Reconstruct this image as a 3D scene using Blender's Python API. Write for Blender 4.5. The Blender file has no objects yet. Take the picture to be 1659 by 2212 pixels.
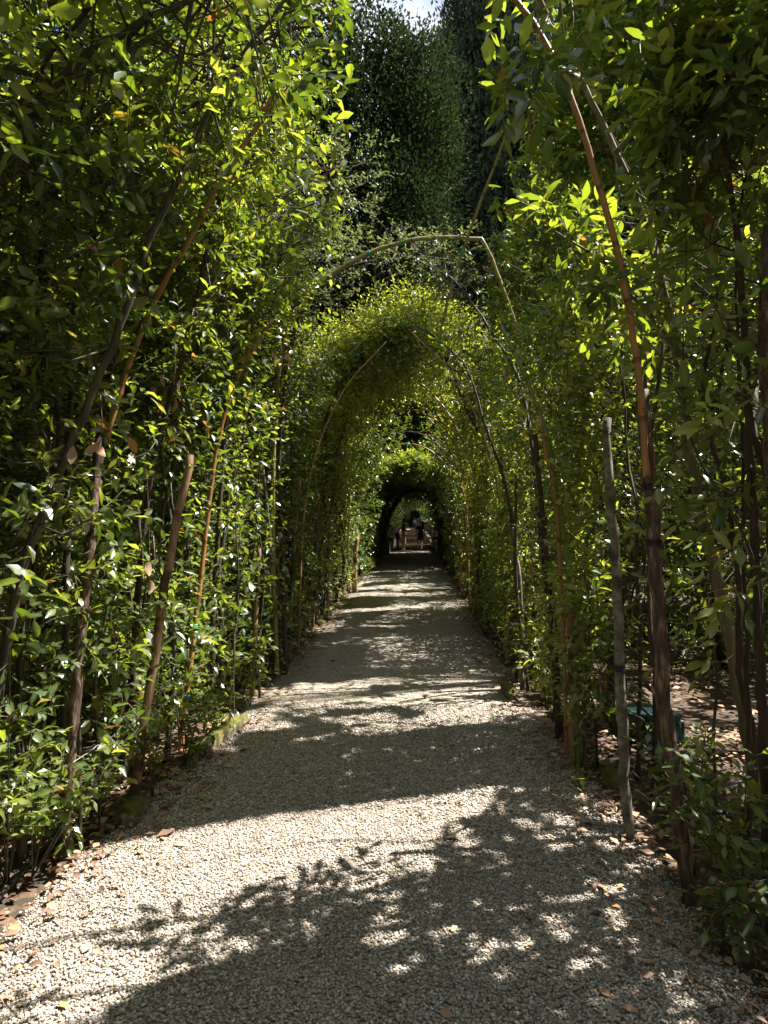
import bpy, bmesh, math, random
import numpy as np
from mathutils import Vector, Matrix
SC = bpy.context.scene
COL = SC.collection
R = math.radians
rng = np.random.default_rng(7)
random.seed(7)

# ------------------------------------------------------------------ camera
CAMZ, YAW, PITCH, FPX = 1.6, R(2.53), R(2.53), 1450.0      # FPX: focal length in units where the picture is 1659 x 2212
cam_d = bpy.data.cameras.new('camera')
cam = bpy.data.objects.new('camera', cam_d); COL.objects.link(cam)
cam.location = (0, 0, CAMZ)
cam.rotation_euler = (R(90) + PITCH, 0, YAW)
cam_d.sensor_fit = 'VERTICAL'; cam_d.sensor_height = 36; cam_d.sensor_width = 27
cam_d.lens = FPX / 2212 * 36
cam_d.clip_start = 0.05; cam_d.clip_end = 2000
SC.camera = cam

# ------------------------------------------------------------------ light
SUN_EL, SUN_H = R(60), np.array([0.933, 0.36])              # elevation and level direction towards the sun
SUN_H = SUN_H / np.linalg.norm(SUN_H)
S = np.array([SUN_H[0]*math.cos(SUN_EL), SUN_H[1]*math.cos(SUN_EL), math.sin(SUN_EL)])
SHX, SHY = S[0]/S[2], S[1]/S[2]
sun_d = bpy.data.lights.new('sun', 'SUN'); sun_d.energy = 5.0; sun_d.angle = R(0.5); sun_d.color = (1.0, 0.95, 0.88)
sun = bpy.data.objects.new('sun', sun_d); COL.objects.link(sun)
sun.rotation_euler = Vector(-S).to_track_quat('-Z', 'Y').to_euler()
W = bpy.data.worlds.new('World'); SC.world = W; W.use_nodes = True
nt = W.node_tree; bg = nt.nodes['Background']
sky = nt.nodes.new('ShaderNodeTexSky'); sky.sky_type = 'NISHITA'; sky.sun_disc = False
sky.sun_elevation = SUN_EL; sky.sun_rotation = math.atan2(S[0], S[1])
tc = nt.nodes.new('ShaderNodeTexCoord'); nz = nt.nodes.new('ShaderNodeTexNoise')
nz.inputs['Scale'].default_value = 2.6; nz.inputs['Detail'].default_value = 7
rp = nt.nodes.new('ShaderNodeValToRGB'); rp.color_ramp.elements[0].position = 0.44; rp.color_ramp.elements[1].position = 0.62
mx = nt.nodes.new('ShaderNodeMix'); mx.data_type = 'RGBA'
nt.links.new(tc.outputs['Generated'], nz.inputs['Vector']); nt.links.new(nz.outputs['Fac'], rp.inputs['Fac'])
nt.links.new(rp.outputs['Color'], mx.inputs['Factor']); nt.links.new(sky.outputs['Color'], mx.inputs['A'])
mx.inputs['B'].default_value = (9, 9.2, 9.6, 1)
nt.links.new(mx.outputs['Result'], bg.inputs['Color']); bg.inputs['Strength'].default_value = 0.05
SC.view_settings.view_transform = 'Standard'; SC.view_settings.look = 'None'
SC.view_settings.exposure = 1.9; SC.view_settings.gamma = 1
SC.render.engine = 'CYCLES'
SC.cycles.max_bounces = 7; SC.cycles.diffuse_bounces = 3; SC.cycles.glossy_bounces = 2; SC.cycles.transmission_bounces = 5

# ------------------------------------------------------------------ helpers
FW = np.array([-math.sin(YAW)*math.cos(PITCH), math.cos(YAW)*math.cos(PITCH), math.sin(PITCH)])
RT = np.array([math.cos(YAW), math.sin(YAW), 0.0]); UP = np.cross(RT, FW)
def PX(px, py, d):
    """measure: the point of the photograph (1659 x 2212 units) that lies d metres along the path"""
    v = FW + (px-829.5)/FPX*RT + (1106-py)/FPX*UP
    return np.array([0, 0, CAMZ]) + v*(d/v[1])
def gz(y):
    y = np.asarray(y, float); t = np.minimum(y, 130) - 9.0
    return 0.038*np.where(t > 15, t, np.log1p(np.exp(np.clip(t*0.9, -40, 30)))/0.9)
def gzs(y):                                                   # the path: shallow steps from y = 38 on
    y = np.asarray(y, float)
    return np.where(y > 38, gz(38 + np.floor((y-38)/2.6)*2.6), gz(y))
_T = rng.random((256, 256))
def vn(x, y, s, o=0):
    x = np.asarray(x, float)/s + 31.7*o; y = np.asarray(y, float)/s + 17.3*o
    i = np.floor(x).astype(int); j = np.floor(y).astype(int); u = x-i; v = y-j
    u = u*u*(3-2*u); v = v*v*(3-2*v); g = lambda a, b: _T[a % 256, b % 256]
    return (g(i, j)*(1-u)+g(i+1, j)*u)*(1-v) + (g(i, j+1)*(1-u)+g(i+1, j+1)*u)*v
def lit(x, y):
    """how open the foliage over this patch of ground is towards the sun (0 closed .. 1 clear)"""
    x = np.asarray(x, float); y = np.asarray(y, float)
    u = y - 0.387*x + 0.16*(vn(x, y, .35, 1)-.5)
    xb = np.interp(y, [2.2, 2.4, 2.83, 3.2, 3.7, 4.4], [-1.08, -1.0, -.42, -.05, .2, .6]) + .25*(vn(x, y, .22, 2)-.5)
    dap = np.clip((vn(x, y, .085, 3)*.6+vn(x, y, .35, 4)*.4-.50)*8, 0, 1)
    fore = np.where(x < xb, 1.0, dap*np.where(y < 2.6, .55, .95))
    o = np.where(u < 4.25, fore, 0)
    o = np.where((u >= 5.7) & (u < 8.0), np.clip((vn(x, y, .16, 5)*.5+vn(x*.5, u, .35, 6)*.5-.36)*7, 0, .88), o)
    st = np.clip((vn(x*.35, u, .6, 7)*.7+vn(x, y, .22, 27)*.3-.575)*9, 0, .85)
    o = np.where(u > 11.2, st, o)
    left = np.clip((vn(x*.7, y, .95, 8)*.75+vn(x, y, .25, 18)*.25-.36)*8, 0, 1)*np.where(y < 8.6, 1.0, np.where(y < 11.2, 0, np.where(y < 14, .9, .05)))
    left = np.where((y < 3.0) & (x < -2.25), left*.6, left)
    o = np.where(x < np.where((y > 11.2) & (y < 14), -1.25, -1.85), left, o)
    o = np.where((x > -1.85) & (y < 2.18), .1, o)
    o = np.where(x > 1.35, np.clip((vn(x, y, .45, 9)-.45)*5, 0, 1)*np.where(y < 9, 1, .2), o)
    return o

def tag(o, label=None, cat=None, group=None, kind=None):
    if label: o['label'] = label
    if cat: o['category'] = cat
    if group: o['group'] = group
    if kind: o['kind'] = kind
    return o
def empty(name, loc):
    o = bpy.data.objects.new(name, None); COL.objects.link(o); o.location = tuple(loc); o.empty_display_size = .1
    return o
def link_mesh(name, me, mat, parent=None):
    if mat is not None and not len(me.materials): me.materials.append(mat)
    o = bpy.data.objects.new(name, me); COL.objects.link(o)
    if parent is not None:
        o.parent = parent; o.location = tuple(-Vector(parent.location))
    return o
def mesh_np(name, V, F, mat, parent=None, attr=None, smooth=False):
    """V (n,3), F (m,3|4) or a list of such arrays"""
    Fs = F if isinstance(F, list) else [F]
    Fs = [f for f in Fs if len(f)]
    me = bpy.data.meshes.new(name)
    me.vertices.add(len(V)); me.vertices.foreach_set('co', np.asarray(V, np.float32).ravel())
    if Fs:
        li = np.concatenate([f.ravel() for f in Fs]).astype(np.int32)
        tot = np.concatenate([np.full(len(f), f.shape[1]) for f in Fs]).astype(np.int32)
        me.loops.add(len(li)); me.loops.foreach_set('vertex_index', li)
        me.polygons.add(len(tot)); me.polygons.foreach_set('loop_start', (np.cumsum(tot)-tot).astype(np.int32))
        me.update(calc_edges=True)
        if smooth: me.polygons.foreach_set('use_smooth', np.ones(len(tot), bool))
    if attr is not None:
        a = me.color_attributes.new('vc', 'FLOAT_COLOR', 'POINT')
        c = np.ones((len(V), 4), np.float32); c[:, :attr.shape[1]] = attr; a.data.foreach_set('color', c.ravel())
    return link_mesh(name, me, mat, parent)
class Acc:                                                    # collects pieces into one mesh
    def __init__(s): s.V = []; s.T = []; s.Q = []; s.A = []; s.n = 0
    def add(s, V, F, A=None):
        V = np.asarray(V, float); F = np.asarray(F)
        if len(V) == 0: return s
        if A is None: A = np.zeros((len(V), 3))
        if F.shape[1] == 3: s.T.append(F+s.n)
        else: s.Q.append(F+s.n)
        s.V.append(V); s.A.append(A); s.n += len(V); return s
    def build(s, name, mat, parent=None, smooth=False):
        if not s.V: s.V = [np.zeros((0, 3))]; s.A = [np.zeros((0, 3))]
        Fs = [np.concatenate(x) for x in (s.T, s.Q) if x]
        return mesh_np(name, np.concatenate(s.V), Fs, mat, parent, np.concatenate(s.A), smooth)
def norm(v): return v/np.maximum(np.linalg.norm(v, axis=-1, keepdims=True), 1e-9)
def resample(pts, step):
    pts = np.asarray(pts, float)
    # catmull-rom
    P = np.vstack([2*pts[0]-pts[1], pts, 2*pts[-1]-pts[-2]]); out = []
    for i in range(1, len(P)-2):
        L = np.linalg.norm(P[i+1]-P[i]); n = max(2, int(math.ceil(L/step)))
        t = np.linspace(0, 1, n, endpoint=False)[:, None]; a, b, c, d = P[i-1], P[i], P[i+1], P[i+2]
        out.append(.5*((2*b)+(-a+c)*t+(2*a-5*b+4*c-d)*t*t+(-a+3*b-3*c+d)*t**3))
    out.append(pts[-1:]); return np.vstack(out)
def tube(pts, r, sides=7, rough=0.0):
    """closed tube along pts; attribute = (random, metres along, 0)"""
    pts = np.asarray(pts, float); n = len(pts); r = np.broadcast_to(np.asarray(r, float), (n,))
    t = norm(np.gradient(pts, axis=0)); ref = np.array([1., 0, 0]) if abs(t[0][0]) < .9 else np.array([0, 1., 0])
    A = np.zeros((n, 3)); a = ref
    for i in range(n):
        a = a - t[i]*np.dot(a, t[i]); a = a/np.linalg.norm(a); A[i] = a
    B = np.cross(t, A); th = np.linspace(0, 2*math.pi, sides, endpoint=False)
    rr = r[:, None]*(1+rough*(rng.random((n, sides))-.5))
    V = pts[:, None, :] + rr[..., None]*(A[:, None, :]*np.cos(th)[None, :, None]+B[:, None, :]*np.sin(th)[None, :, None])
    V = V.reshape(-1, 3); i = np.arange(n-1)[:, None]*sides; j = np.arange(sides)[None, :]; k = (j+1) % sides
    Q = np.stack([i+j, i+k, i+sides+k, i+sides+j], -1).reshape(-1, 4)
    V = np.vstack([V, pts[0]-t[0]*.002, pts[-1]+t[-1]*r[-1]*.3]); c0, c1 = len(V)-2, len(V)-1
    j = np.arange(sides); k = (j+1) % sides
    Q = np.vstack([Q, np.stack([np.full(sides, c0), k, j, j], -1)[:, :4]*0+np.stack([j, np.full(sides, c0), np.full(sides, c0), k], -1)*0]) if False else Q
    caps = np.vstack([np.stack([k, j, np.full(sides, c0)], -1), np.stack([(n-1)*sides+j, (n-1)*sides+k, np.full(sides, c1)], -1)])
    al = np.concatenate([[0], np.cumsum(np.linalg.norm(np.diff(pts, axis=0), axis=1))])
    at = np.zeros((len(V), 3)); at[:, 0] = rng.random(); at[:n*sides, 1] = np.repeat(al, sides); at[-1, 1] = al[-1]
    return V, Q, caps, at
def add_tube(acc, *a, **k):
    V, Q, C, at = tube(*a, **k); n0 = acc.n; acc.add(V, Q, at); acc.T.append(C+n0)

# ------------------------------------------------------------------ materials
def mat_new(name):
    m = bpy.data.materials.new(name); m.use_nodes = True; return m, m.node_tree, m.node_tree.nodes['Principled BSDF']
def ramp(nt, fac, cols):
    n = nt.nodes.new('ShaderNodeValToRGB'); e = n.color_ramp.elements
    while len(e) < len(cols): e.new(0.5)
    for k, (p, c) in enumerate(cols): e[k].position = p; e[k].color = (*c, 1)
    nt.links.new(fac, n.inputs['Fac']); return n.outputs['Color']
def noise(nt, scale, detail=3, vec=None, rough=.55):
    n = nt.nodes.new('ShaderNodeTexNoise'); n.inputs['Scale'].default_value = scale; n.inputs['Detail'].default_value = detail
    n.inputs['Roughness'].default_value = rough
    if vec is None:
        t = nt.nodes.new('ShaderNodeTexCoord'); vec = t.outputs['Object']
    nt.links.new(vec, n.inputs['Vector']); return n.outputs['Fac']
def mixc(nt, fac, a, b, mode='MIX'):
    n = nt.nodes.new('ShaderNodeMix'); n.data_type = 'RGBA'; n.blend_type = mode
    for key, v in (('Factor', fac), ('A', a), ('B', b)):
        s = n.inputs[key]
        if isinstance(v, (int, float)): s.default_value = v
        elif isinstance(v, tuple): s.default_value = (*v, 1)
        else: nt.links.new(v, s)
    return n.outputs['Result']
def vattr(nt):
    a = nt.nodes.new('ShaderNodeAttribute'); a.attribute_name = 'vc'
    s = nt.nodes.new('ShaderNodeSeparateColor'); nt.links.new(a.outputs['Color'], s.inputs['Color']); return s.outputs
def leaf_mat(name, cols, tcol, fac=.36, rough=.33, spec=.9):
    m, nt, b = mat_new(name); v = vattr(nt)
    c = ramp(nt, v[0], cols)
    c2 = mixc(nt, v[1], c, (0.16, 0.2, 0.06))                 # pale midrib
    nt.links.new(c2, b.inputs['Base Color']); b.inputs['Roughness'].default_value = rough
    b.inputs['Specular IOR Level'].default_value = spec
    t = nt.nodes.new('ShaderNodeBsdfTranslucent'); tc_ = ramp(nt, v[0], tcol); nt.links.new(tc_, t.inputs['Color'])
    mxs = nt.nodes.new('ShaderNodeMixShader'); mxs.inputs['Fac'].default_value = fac
    nt.links.new(b.outputs[0], mxs.inputs[1]); nt.links.new(t.outputs[0], mxs.inputs[2])
    nt.links.new(mxs.outputs[0], nt.nodes['Material Output'].inputs['Surface']); return m
M = {}
YEL = [(0.975, (.30, .22, .03)), (.988, (.33, .13, .03))]
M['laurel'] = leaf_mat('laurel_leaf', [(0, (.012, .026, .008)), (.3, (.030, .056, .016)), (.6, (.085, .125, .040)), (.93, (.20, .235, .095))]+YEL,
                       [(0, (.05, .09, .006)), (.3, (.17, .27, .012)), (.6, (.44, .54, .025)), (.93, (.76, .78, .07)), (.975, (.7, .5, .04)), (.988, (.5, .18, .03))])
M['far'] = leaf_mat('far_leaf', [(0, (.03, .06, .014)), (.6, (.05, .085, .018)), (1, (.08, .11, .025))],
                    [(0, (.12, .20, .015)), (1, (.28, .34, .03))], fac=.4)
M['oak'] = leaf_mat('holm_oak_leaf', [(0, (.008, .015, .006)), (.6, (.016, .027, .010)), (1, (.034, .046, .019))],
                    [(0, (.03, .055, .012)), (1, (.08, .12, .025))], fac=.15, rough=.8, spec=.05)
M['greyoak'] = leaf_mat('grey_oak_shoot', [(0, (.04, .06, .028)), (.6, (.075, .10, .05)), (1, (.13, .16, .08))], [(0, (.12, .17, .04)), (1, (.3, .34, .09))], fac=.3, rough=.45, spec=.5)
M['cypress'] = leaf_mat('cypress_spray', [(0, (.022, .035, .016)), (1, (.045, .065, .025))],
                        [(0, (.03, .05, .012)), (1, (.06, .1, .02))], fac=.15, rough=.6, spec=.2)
def litter_mat():
    m, nt, b = mat_new('dry_leaf'); v = vattr(nt)
    c = ramp(nt, v[0], [(0, (.09, .045, .028)), (.4, (.22, .13, .08)), (.8, (.36, .24, .155)), (1, (.42, .2, .08))])
    nt.links.new(c, b.inputs['Base Color']); b.inputs['Roughness'].default_value = .6; return m
M['dry'] = litter_mat()
def wood_mat(name, cols, scale=(18, 18, 2.5), bump=.4, rough=.8, patch=False):
    m, nt, b = mat_new(name)
    tcn = nt.nodes.new('ShaderNodeTexCoord'); mp = nt.nodes.new('ShaderNodeMapping'); mp.inputs['Scale'].default_value = scale
    nt.links.new(tcn.outputs['Object'], mp.inputs['Vector'])
    f = noise(nt, 1.6, 6, mp.outputs['Vector'], .65)
    dk = ramp(nt, noise(nt, 3.2, 5), [(.50, (1, 1, 1)), (.56, (.30, .24, .20))]) if patch else None
    c_ = ramp(nt, f, cols)
    if patch: c_ = mixc(nt, 1.0, c_, dk, 'MULTIPLY')
    nt.links.new(c_, b.inputs['Base Color']); b.inputs['Roughness'].default_value = rough
    bp = nt.nodes.new('ShaderNodeBump'); bp.inputs['Strength'].default_value = bump; bp.inputs['Distance'].default_value = .012
    nt.links.new(f, bp.inputs['Height']); nt.links.new(bp.outputs['Normal'], b.inputs['Normal']); return m
M['bark'] = wood_mat('grey_green_bark', [(.3, (.03, .026, .017)), (.55, (.07, .06, .036)), (.75, (.14, .12, .075))])
M['olive'] = wood_mat('olive_bark', [(.3, (.07, .06, .03)), (.55, (.16, .14, .07)), (.75, (.27, .25, .14))])
M['darkbark'] = wood_mat('dark_bark', [(.3, (.02, .014, .01)), (.6, (.07, .045, .03)), (.8, (.14, .09, .06))], bump=.9)
M['redbark'] = wood_mat('red_brown_bark', [(.3, (.022, .012, .009)), (.5, (.085, .048, .032)), (.66, (.26, .18, .12))], scale=(26, 26, 6), bump=1.0)
M['peeled'] = wood_mat('peeled_wood', [(.3, (.11, .06, .032)), (.5, (.29, .17, .095)), (.72, (.44, .29, .175))], scale=(30, 30, 1.6), bump=.5, patch=True)
M['pale'] = wood_mat('pale_mottled_bark', [(.35, (.05, .042, .028)), (.52, (.15, .13, .09)), (.7, (.32, .30, .24))], scale=(9, 9, 9), bump=.4)
def bamboo_mat(name, c0, c1):
    m, nt, b = mat_new(name); v = vattr(nt)
    mm = nt.nodes.new('ShaderNodeMath'); mm.operation = 'MULTIPLY'; mm.inputs[1].default_value = 3.6; nt.links.new(v[1], mm.inputs[0])
    fr = nt.nodes.new('ShaderNodeMath'); fr.operation = 'FRACT'; nt.links.new(mm.outputs[0], fr.inputs[0])
    ring = ramp(nt, fr.outputs[0], [(0, (0, 0, 0)), (.05, (1, 1, 1)), (.90, (1, 1, 1)), (.97, (.25, .25, .25))])
    base = mixc(nt, noise(nt, 7, 4), c0, c1)
    nt.links.new(mixc(nt, ring, (c0[0]*.35, c0[1]*.3, c0[2]*.3), base), b.inputs['Base Color'])
    b.inputs['Roughness'].default_value = .38; return m
M['bamboo'] = bamboo_mat('tan_bamboo', (.26, .12, .045), (.38, .20, .08))
M['bamboo_olive'] = bamboo_mat('olive_bamboo', (.20, .17, .04), (.30, .25, .08))
M['bamboo_green'] = bamboo_mat('green_bamboo', (.09, .14, .03), (.17, .21, .05))
def plain(name, c, rough=.6, var=.25, scale=30):
    m, nt, b = mat_new(name)
    nt.links.new(mixc(nt, noise(nt, scale, 4), tuple(x*(1-var) for x in c), tuple(min(1, x*(1+var)) for x in c)), b.inputs['Base Color'])
    b.inputs['Roughness'].default_value = rough; return m
M['tie'] = plain('green_tie', (.02, .35, .16), .5); M['blacktie'] = plain('black_tie', (.012, .012, .012), .5)
M['hose'] = plain('black_hose', (.014, .014, .016), .35); M['wire'] = plain('grey_wire', (.45, .45, .43), .4)
M['box'] = plain('grey_green_box', (.02, .05, .045), .5); M['lid'] = plain('teal_lid', (.008, .034, .034), .45)

def gravel_mat():
    m, nt, b = mat_new('gravel')
    tcn = nt.nodes.new('ShaderNodeTexCoord'); vec = tcn.outputs['Object']
    vo = nt.nodes.new('ShaderNodeTexVoronoi'); vo.inputs['Scale'].default_value = 75; nt.links.new(vec, vo.inputs['Vector'])
    sp = nt.nodes.new('ShaderNodeSeparateColor'); nt.links.new(vo.outputs['Color'], sp.inputs['Color'])
    c = ramp(nt, sp.outputs[0], [(0, (.14, .115, .085)), (.3, (.30, .255, .195)), (.7, (.43, .38, .30)), (1, (.57, .52, .43))])
    edge = ramp(nt, vo.outputs['Distance'], [(.35, (1, 1, 1)), (.75, (.42, .40, .36))])
    c = mixc(nt, 1.0, c, edge, 'MULTIPLY')
    # earth and leaf crumbs gather towards the two edges of the walk
    sx = nt.nodes.new('ShaderNodeSeparateXYZ'); nt.links.new(vec, sx.inputs[0])
    ad = nt.nodes.new('ShaderNodeMath'); ad.operation = 'ADD'; ad.inputs[1].default_value = .25; nt.links.new(sx.outputs[0], ad.inputs[0])
    ab = nt.nodes.new('ShaderNodeMath'); ab.operation = 'ABSOLUTE'; nt.links.new(ad.outputs[0], ab.inputs[0])
    nn = nt.nodes.new('ShaderNodeMath'); nn.operation = 'MULTIPLY_ADD'; nt.links.new(noise(nt, 5, 6), nn.inputs[0]); nn.inputs[1].default_value = .9; nt.links.new(ab.outputs[0], nn.inputs[2])
    e = ramp(nt, nn.outputs[0], [(.0, (0, 0, 0)), (1, (1, 1, 1))])
    mr = nt.nodes.new('ShaderNodeMapRange'); mr.inputs[1].default_value = 1.45; mr.inputs[2].default_value = 1.95; nt.links.new(nn.outputs[0], mr.inputs[0])
    ms = nt.nodes.new('ShaderNodeMath'); ms.operation = 'MULTIPLY'; ms.inputs[1].default_value = .8; nt.links.new(mr.outputs[0], ms.inputs[0])
    c = mixc(nt, ms.outputs[0], c, (.12, .075, .045))
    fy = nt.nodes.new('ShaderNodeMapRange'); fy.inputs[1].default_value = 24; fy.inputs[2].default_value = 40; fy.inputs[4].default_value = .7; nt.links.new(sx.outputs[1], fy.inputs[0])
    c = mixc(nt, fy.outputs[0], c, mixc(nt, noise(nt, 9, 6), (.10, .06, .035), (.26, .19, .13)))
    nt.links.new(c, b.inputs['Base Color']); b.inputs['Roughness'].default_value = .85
    bp = nt.nodes.new('ShaderNodeBump'); bp.invert = True; bp.inputs['Strength'].default_value = .9; bp.inputs['Distance'].default_value = .01
    nt.links.new(vo.outputs['Distance'], bp.inputs['Height']); nt.links.new(bp.outputs['Normal'], b.inputs['Normal'])
    return m
M['gravel'] = gravel_mat()
def soil_mat():
    m, nt, b = mat_new('soil')
    tcn = nt.nodes.new('ShaderNodeTexCoord'); vec = tcn.outputs['Object']
    vo = nt.nodes.new('ShaderNodeTexVoronoi'); vo.inputs['Scale'].default_value = 16; nt.links.new(vec, vo.inputs['Vector'])
    sp = nt.nodes.new('ShaderNodeSeparateColor'); nt.links.new(vo.outputs['Color'], sp.inputs['Color'])
    c = ramp(nt, sp.outputs[0], [(0, (.03, .02, .012)), (.5, (.07, .045, .028)), (.75, (.16, .09, .05)), (1, (.26, .16, .10))])
    c = mixc(nt, noise(nt, 30, 5), c, (.05, .035, .02)); c = mixc(nt, ramp(nt, noise(nt, 1.3, 5), [(.5, (0, 0, 0)), (.7, (.6, .6, .6))]), c, (.045, .055, .015))
    nt.links.new(c, b.inputs['Base Color']); b.inputs['Roughness'].default_value = .95
    bp = nt.nodes.new('ShaderNodeBump'); bp.inputs['Strength'].default_value = .8; bp.inputs['Distance'].default_value = .03
    nt.links.new(noise(nt, 22, 6), bp.inputs['Height']); nt.links.new(bp.outputs['Normal'], b.inputs['Normal']); return m
M['soil'] = soil_mat()
def stone_mat(name, moss):
    m, nt, b = mat_new(name)
    st = ramp(nt, noise(nt, 14, 7), [(.3, (.10, .085, .06)), (.6, (.24, .20, .14)), (.8, (.33, .29, .21))])
    ge = nt.nodes.new('ShaderNodeNewGeometry'); sx = nt.nodes.new('ShaderNodeSeparateXYZ'); nt.links.new(ge.outputs['Normal'], sx.inputs[0])
    f = nt.nodes.new('ShaderNodeMath'); f.operation = 'MULTIPLY_ADD'; f.inputs[1].default_value = .5; nt.links.new(sx.outputs[2], f.inputs[0]); nt.links.new(noise(nt, 6, 5), f.inputs[2])
    mf = ramp(nt, f.outputs[0], [(1-moss, (0, 0, 0)), (min(1, 1.15-moss), (1, 1, 1))])
    mo = mixc(nt, noise(nt, 60, 4), (.045, .05, .010), (.15, .13, .02))
    nt.links.new(mixc(nt, mf, st, mo), b.inputs['Base Color']); b.inputs['Roughness'].default_value = .95
    bp = nt.nodes.new('ShaderNodeBump'); bp.inputs['Strength'].default_value = .8; bp.inputs['Distance'].default_value = .01
    nt.links.new(noise(nt, 45, 6), bp.inputs['Height']); nt.links.new(bp.outputs['Normal'], b.inputs['Normal']); return m
M['mossy'] = stone_mat('mossy_stone', .45); M['stone'] = stone_mat('parapet_stone', .2)

# ------------------------------------------------------------------ ground and path
ys = np.unique(np.concatenate([np.arange(-40, 2, 3.), np.arange(2, 14, .25), np.arange(14, 40, 1.), np.arange(40, 140, 4.), np.array([160, 250, 500, 900.])]))
xs = np.unique(np.concatenate([-np.geomspace(8, 700, 14), np.arange(-7, 7.1, .25), np.geomspace(8, 700, 14)]))
X, Y = np.meshgrid(xs, ys); Z = gz(Y) - .012
off = (np.abs(X+.25) > 1.35)
Z = Z + np.where(off, .05*(vn(X, Y, 1.1, 11)-.35)*np.clip((np.abs(X+.25)-1.35)/.8, 0, 1), 0) + np.where(np.abs(X) > 2.2, .06*(vn(X, Y, .6, 12)-.5), 0)
Z = np.where(Y > 37, Z-.25, Z)
def grid_faces(ny, nx):
    i = np.arange(ny-1)[:, None]*nx; j = np.arange(nx-1)[None, :]
    return np.stack([i+j, i+j+1, i+nx+j+1, i+nx+j], -1).reshape(-1, 4)
g = mesh_np('ground', np.stack([X, Y, Z], -1).reshape(-1, 3), grid_faces(len(ys), len(xs)), M['soil'], smooth=True); tag(g, kind='structure')
py = np.concatenate([np.arange(-6, 37.9, .25)]); pxn = np.linspace(0, 1, 13)
L = -1.66 + .1*(vn(py, py*0, 1.2, 13)-.5); Rr = 1.22 + .16*(vn(py, py*0, .9, 14)-.5)
PXg = L[:, None]*(1-pxn)+Rr[:, None]*pxn; PYg = np.repeat(py[:, None], 13, 1)
PZg = gz(PYg)+.012 - .028*np.abs(pxn*2-1)[None, :]**6
acc = Acc(); acc.add(np.stack([PXg, PYg, PZg], -1).reshape(-1, 3), grid_faces(len(py), 13))
y0 = 37.75
for k in range(30):                                           # shallow steps climbing away
    a, b2 = (38+2.6*k, 38+2.6*(k+1)); z = float(gzs(a+.1))+.012; zp = float(gz(37.75))+.012 if k == 0 else float(gzs(a-.2))+.012
    if k == 0: acc.add([[-1.4, 37.75, zp], [1.3, 37.75, zp], [1.3, a, zp], [-1.4, a, zp]], [[0, 1, 2, 3]])
    acc.add([[-1.4, a, zp-.05], [1.3, a, zp-.05], [1.3, a, z], [-1.4, a, z]], [[0, 1, 2, 3]])
    acc.add([[-1.4, a, z], [1.3, a, z], [1.3, b2, z], [-1.4, b2, z]], [[0, 1, 2, 3]])
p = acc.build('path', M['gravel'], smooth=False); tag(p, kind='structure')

# pebbles of the walk near the viewer, one countless mass
ico = bmesh.new(); bmesh.ops.create_icosphere(ico, subdivisions=1, radius=1); IV = np.array([v.co[:] for v in ico.verts]); IF = np.array([[v.index for v in f.verts] for f in ico.faces]); ico.free()
def pebbles(n, x0, x1, y0, y1, s0, s1, fade):
    x = rng.uniform(x0, x1, n); y = rng.uniform(y0, y1, n)
    e = np.abs(x+.22)-1.35; keep = rng.random(n) < np.clip(1-e*1.5, .04, 1); keep &= (np.abs(x+.22) < 1.5+.5*vn(x, y, .5, 15)) | (rng.random(n) < .12)
    keep &= x < 1.6 + .0*y
    x = x[keep]; y = y[keep]; n = len(x)
    s = rng.uniform(s0, s1, n)*np.where(rng.random(n) < .06, 1.5, 1)
    sc = np.stack([s, s*rng.uniform(.55, .9, n), s*rng.uniform(.38, .6, n)], -1)
    a = rng.uniform(0, 2*math.pi, n); tl = rng.normal(0, .35, n)
    V = IV[None]*sc[:, None]*(1+.22*(rng.random((n, len(IV), 1))-.5))
    c, sn = np.cos(tl)[:, None], np.sin(tl)[:, None]; V = np.stack([V[..., 0]*c+V[..., 2]*sn, V[..., 1], -V[..., 0]*sn+V[..., 2]*c], -1)
    c, sn = np.cos(a)[:, None], np.sin(a)[:, None]; V = np.stack([V[..., 0]*c-V[..., 1]*sn, V[..., 0]*sn+V[..., 1]*c, V[..., 2]], -1)
    z = gz(y)+.012-.028*np.clip(np.abs(x+.22)/1.45, 0, 1.1)**6 + rng.uniform(0, .008, n)
    V += np.stack([x, y, z], -1)[:, None]
    F = (IF[None]+(np.arange(n)*len(IV))[:, None, None]).reshape(-1, 3)
    A = np.zeros((n, len(IV), 3)); A[..., 0] = rng.random(n)[:, None]; A[..., 1] = rng.random(n)[:, None]
    return V.reshape(-1, 3), F, A.reshape(-1, 3)
m, nt_, b_ = mat_new('pebble'); v_ = vattr(nt_)
c_ = ramp(nt_, v_[0], [(0, (.17, .14, .105)), (.2, (.29, .25, .205)), (.6, (.42, .375, .315)), (.92, (.55, .50, .435)), (1, (.66, .615, .55))])
c_ = mixc(nt_, ramp(nt_, v_[1], [(.86, (0, 0, 0)), (.93, (.8, .8, .8))]), c_, (.33, .20, .12))
nt_.links.new(c_, b_.inputs['Base Color']); b_.inputs['Roughness'].default_value = .75; M['pebble'] = m
acc = Acc(); acc.add(*pebbles(105000, -2.2, 1.9, 1.8, 4.0, .0042, .0085, 0)); acc.add(*pebbles(48000, -2.1, 1.6, 4.0, 6.6, .0055, .0105, 0))
g = acc.build('gravel', M['pebble'], smooth=True); tag(g, 'pale rounded pebbles covering the near part of the walk', 'gravel', kind='stuff')

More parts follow.
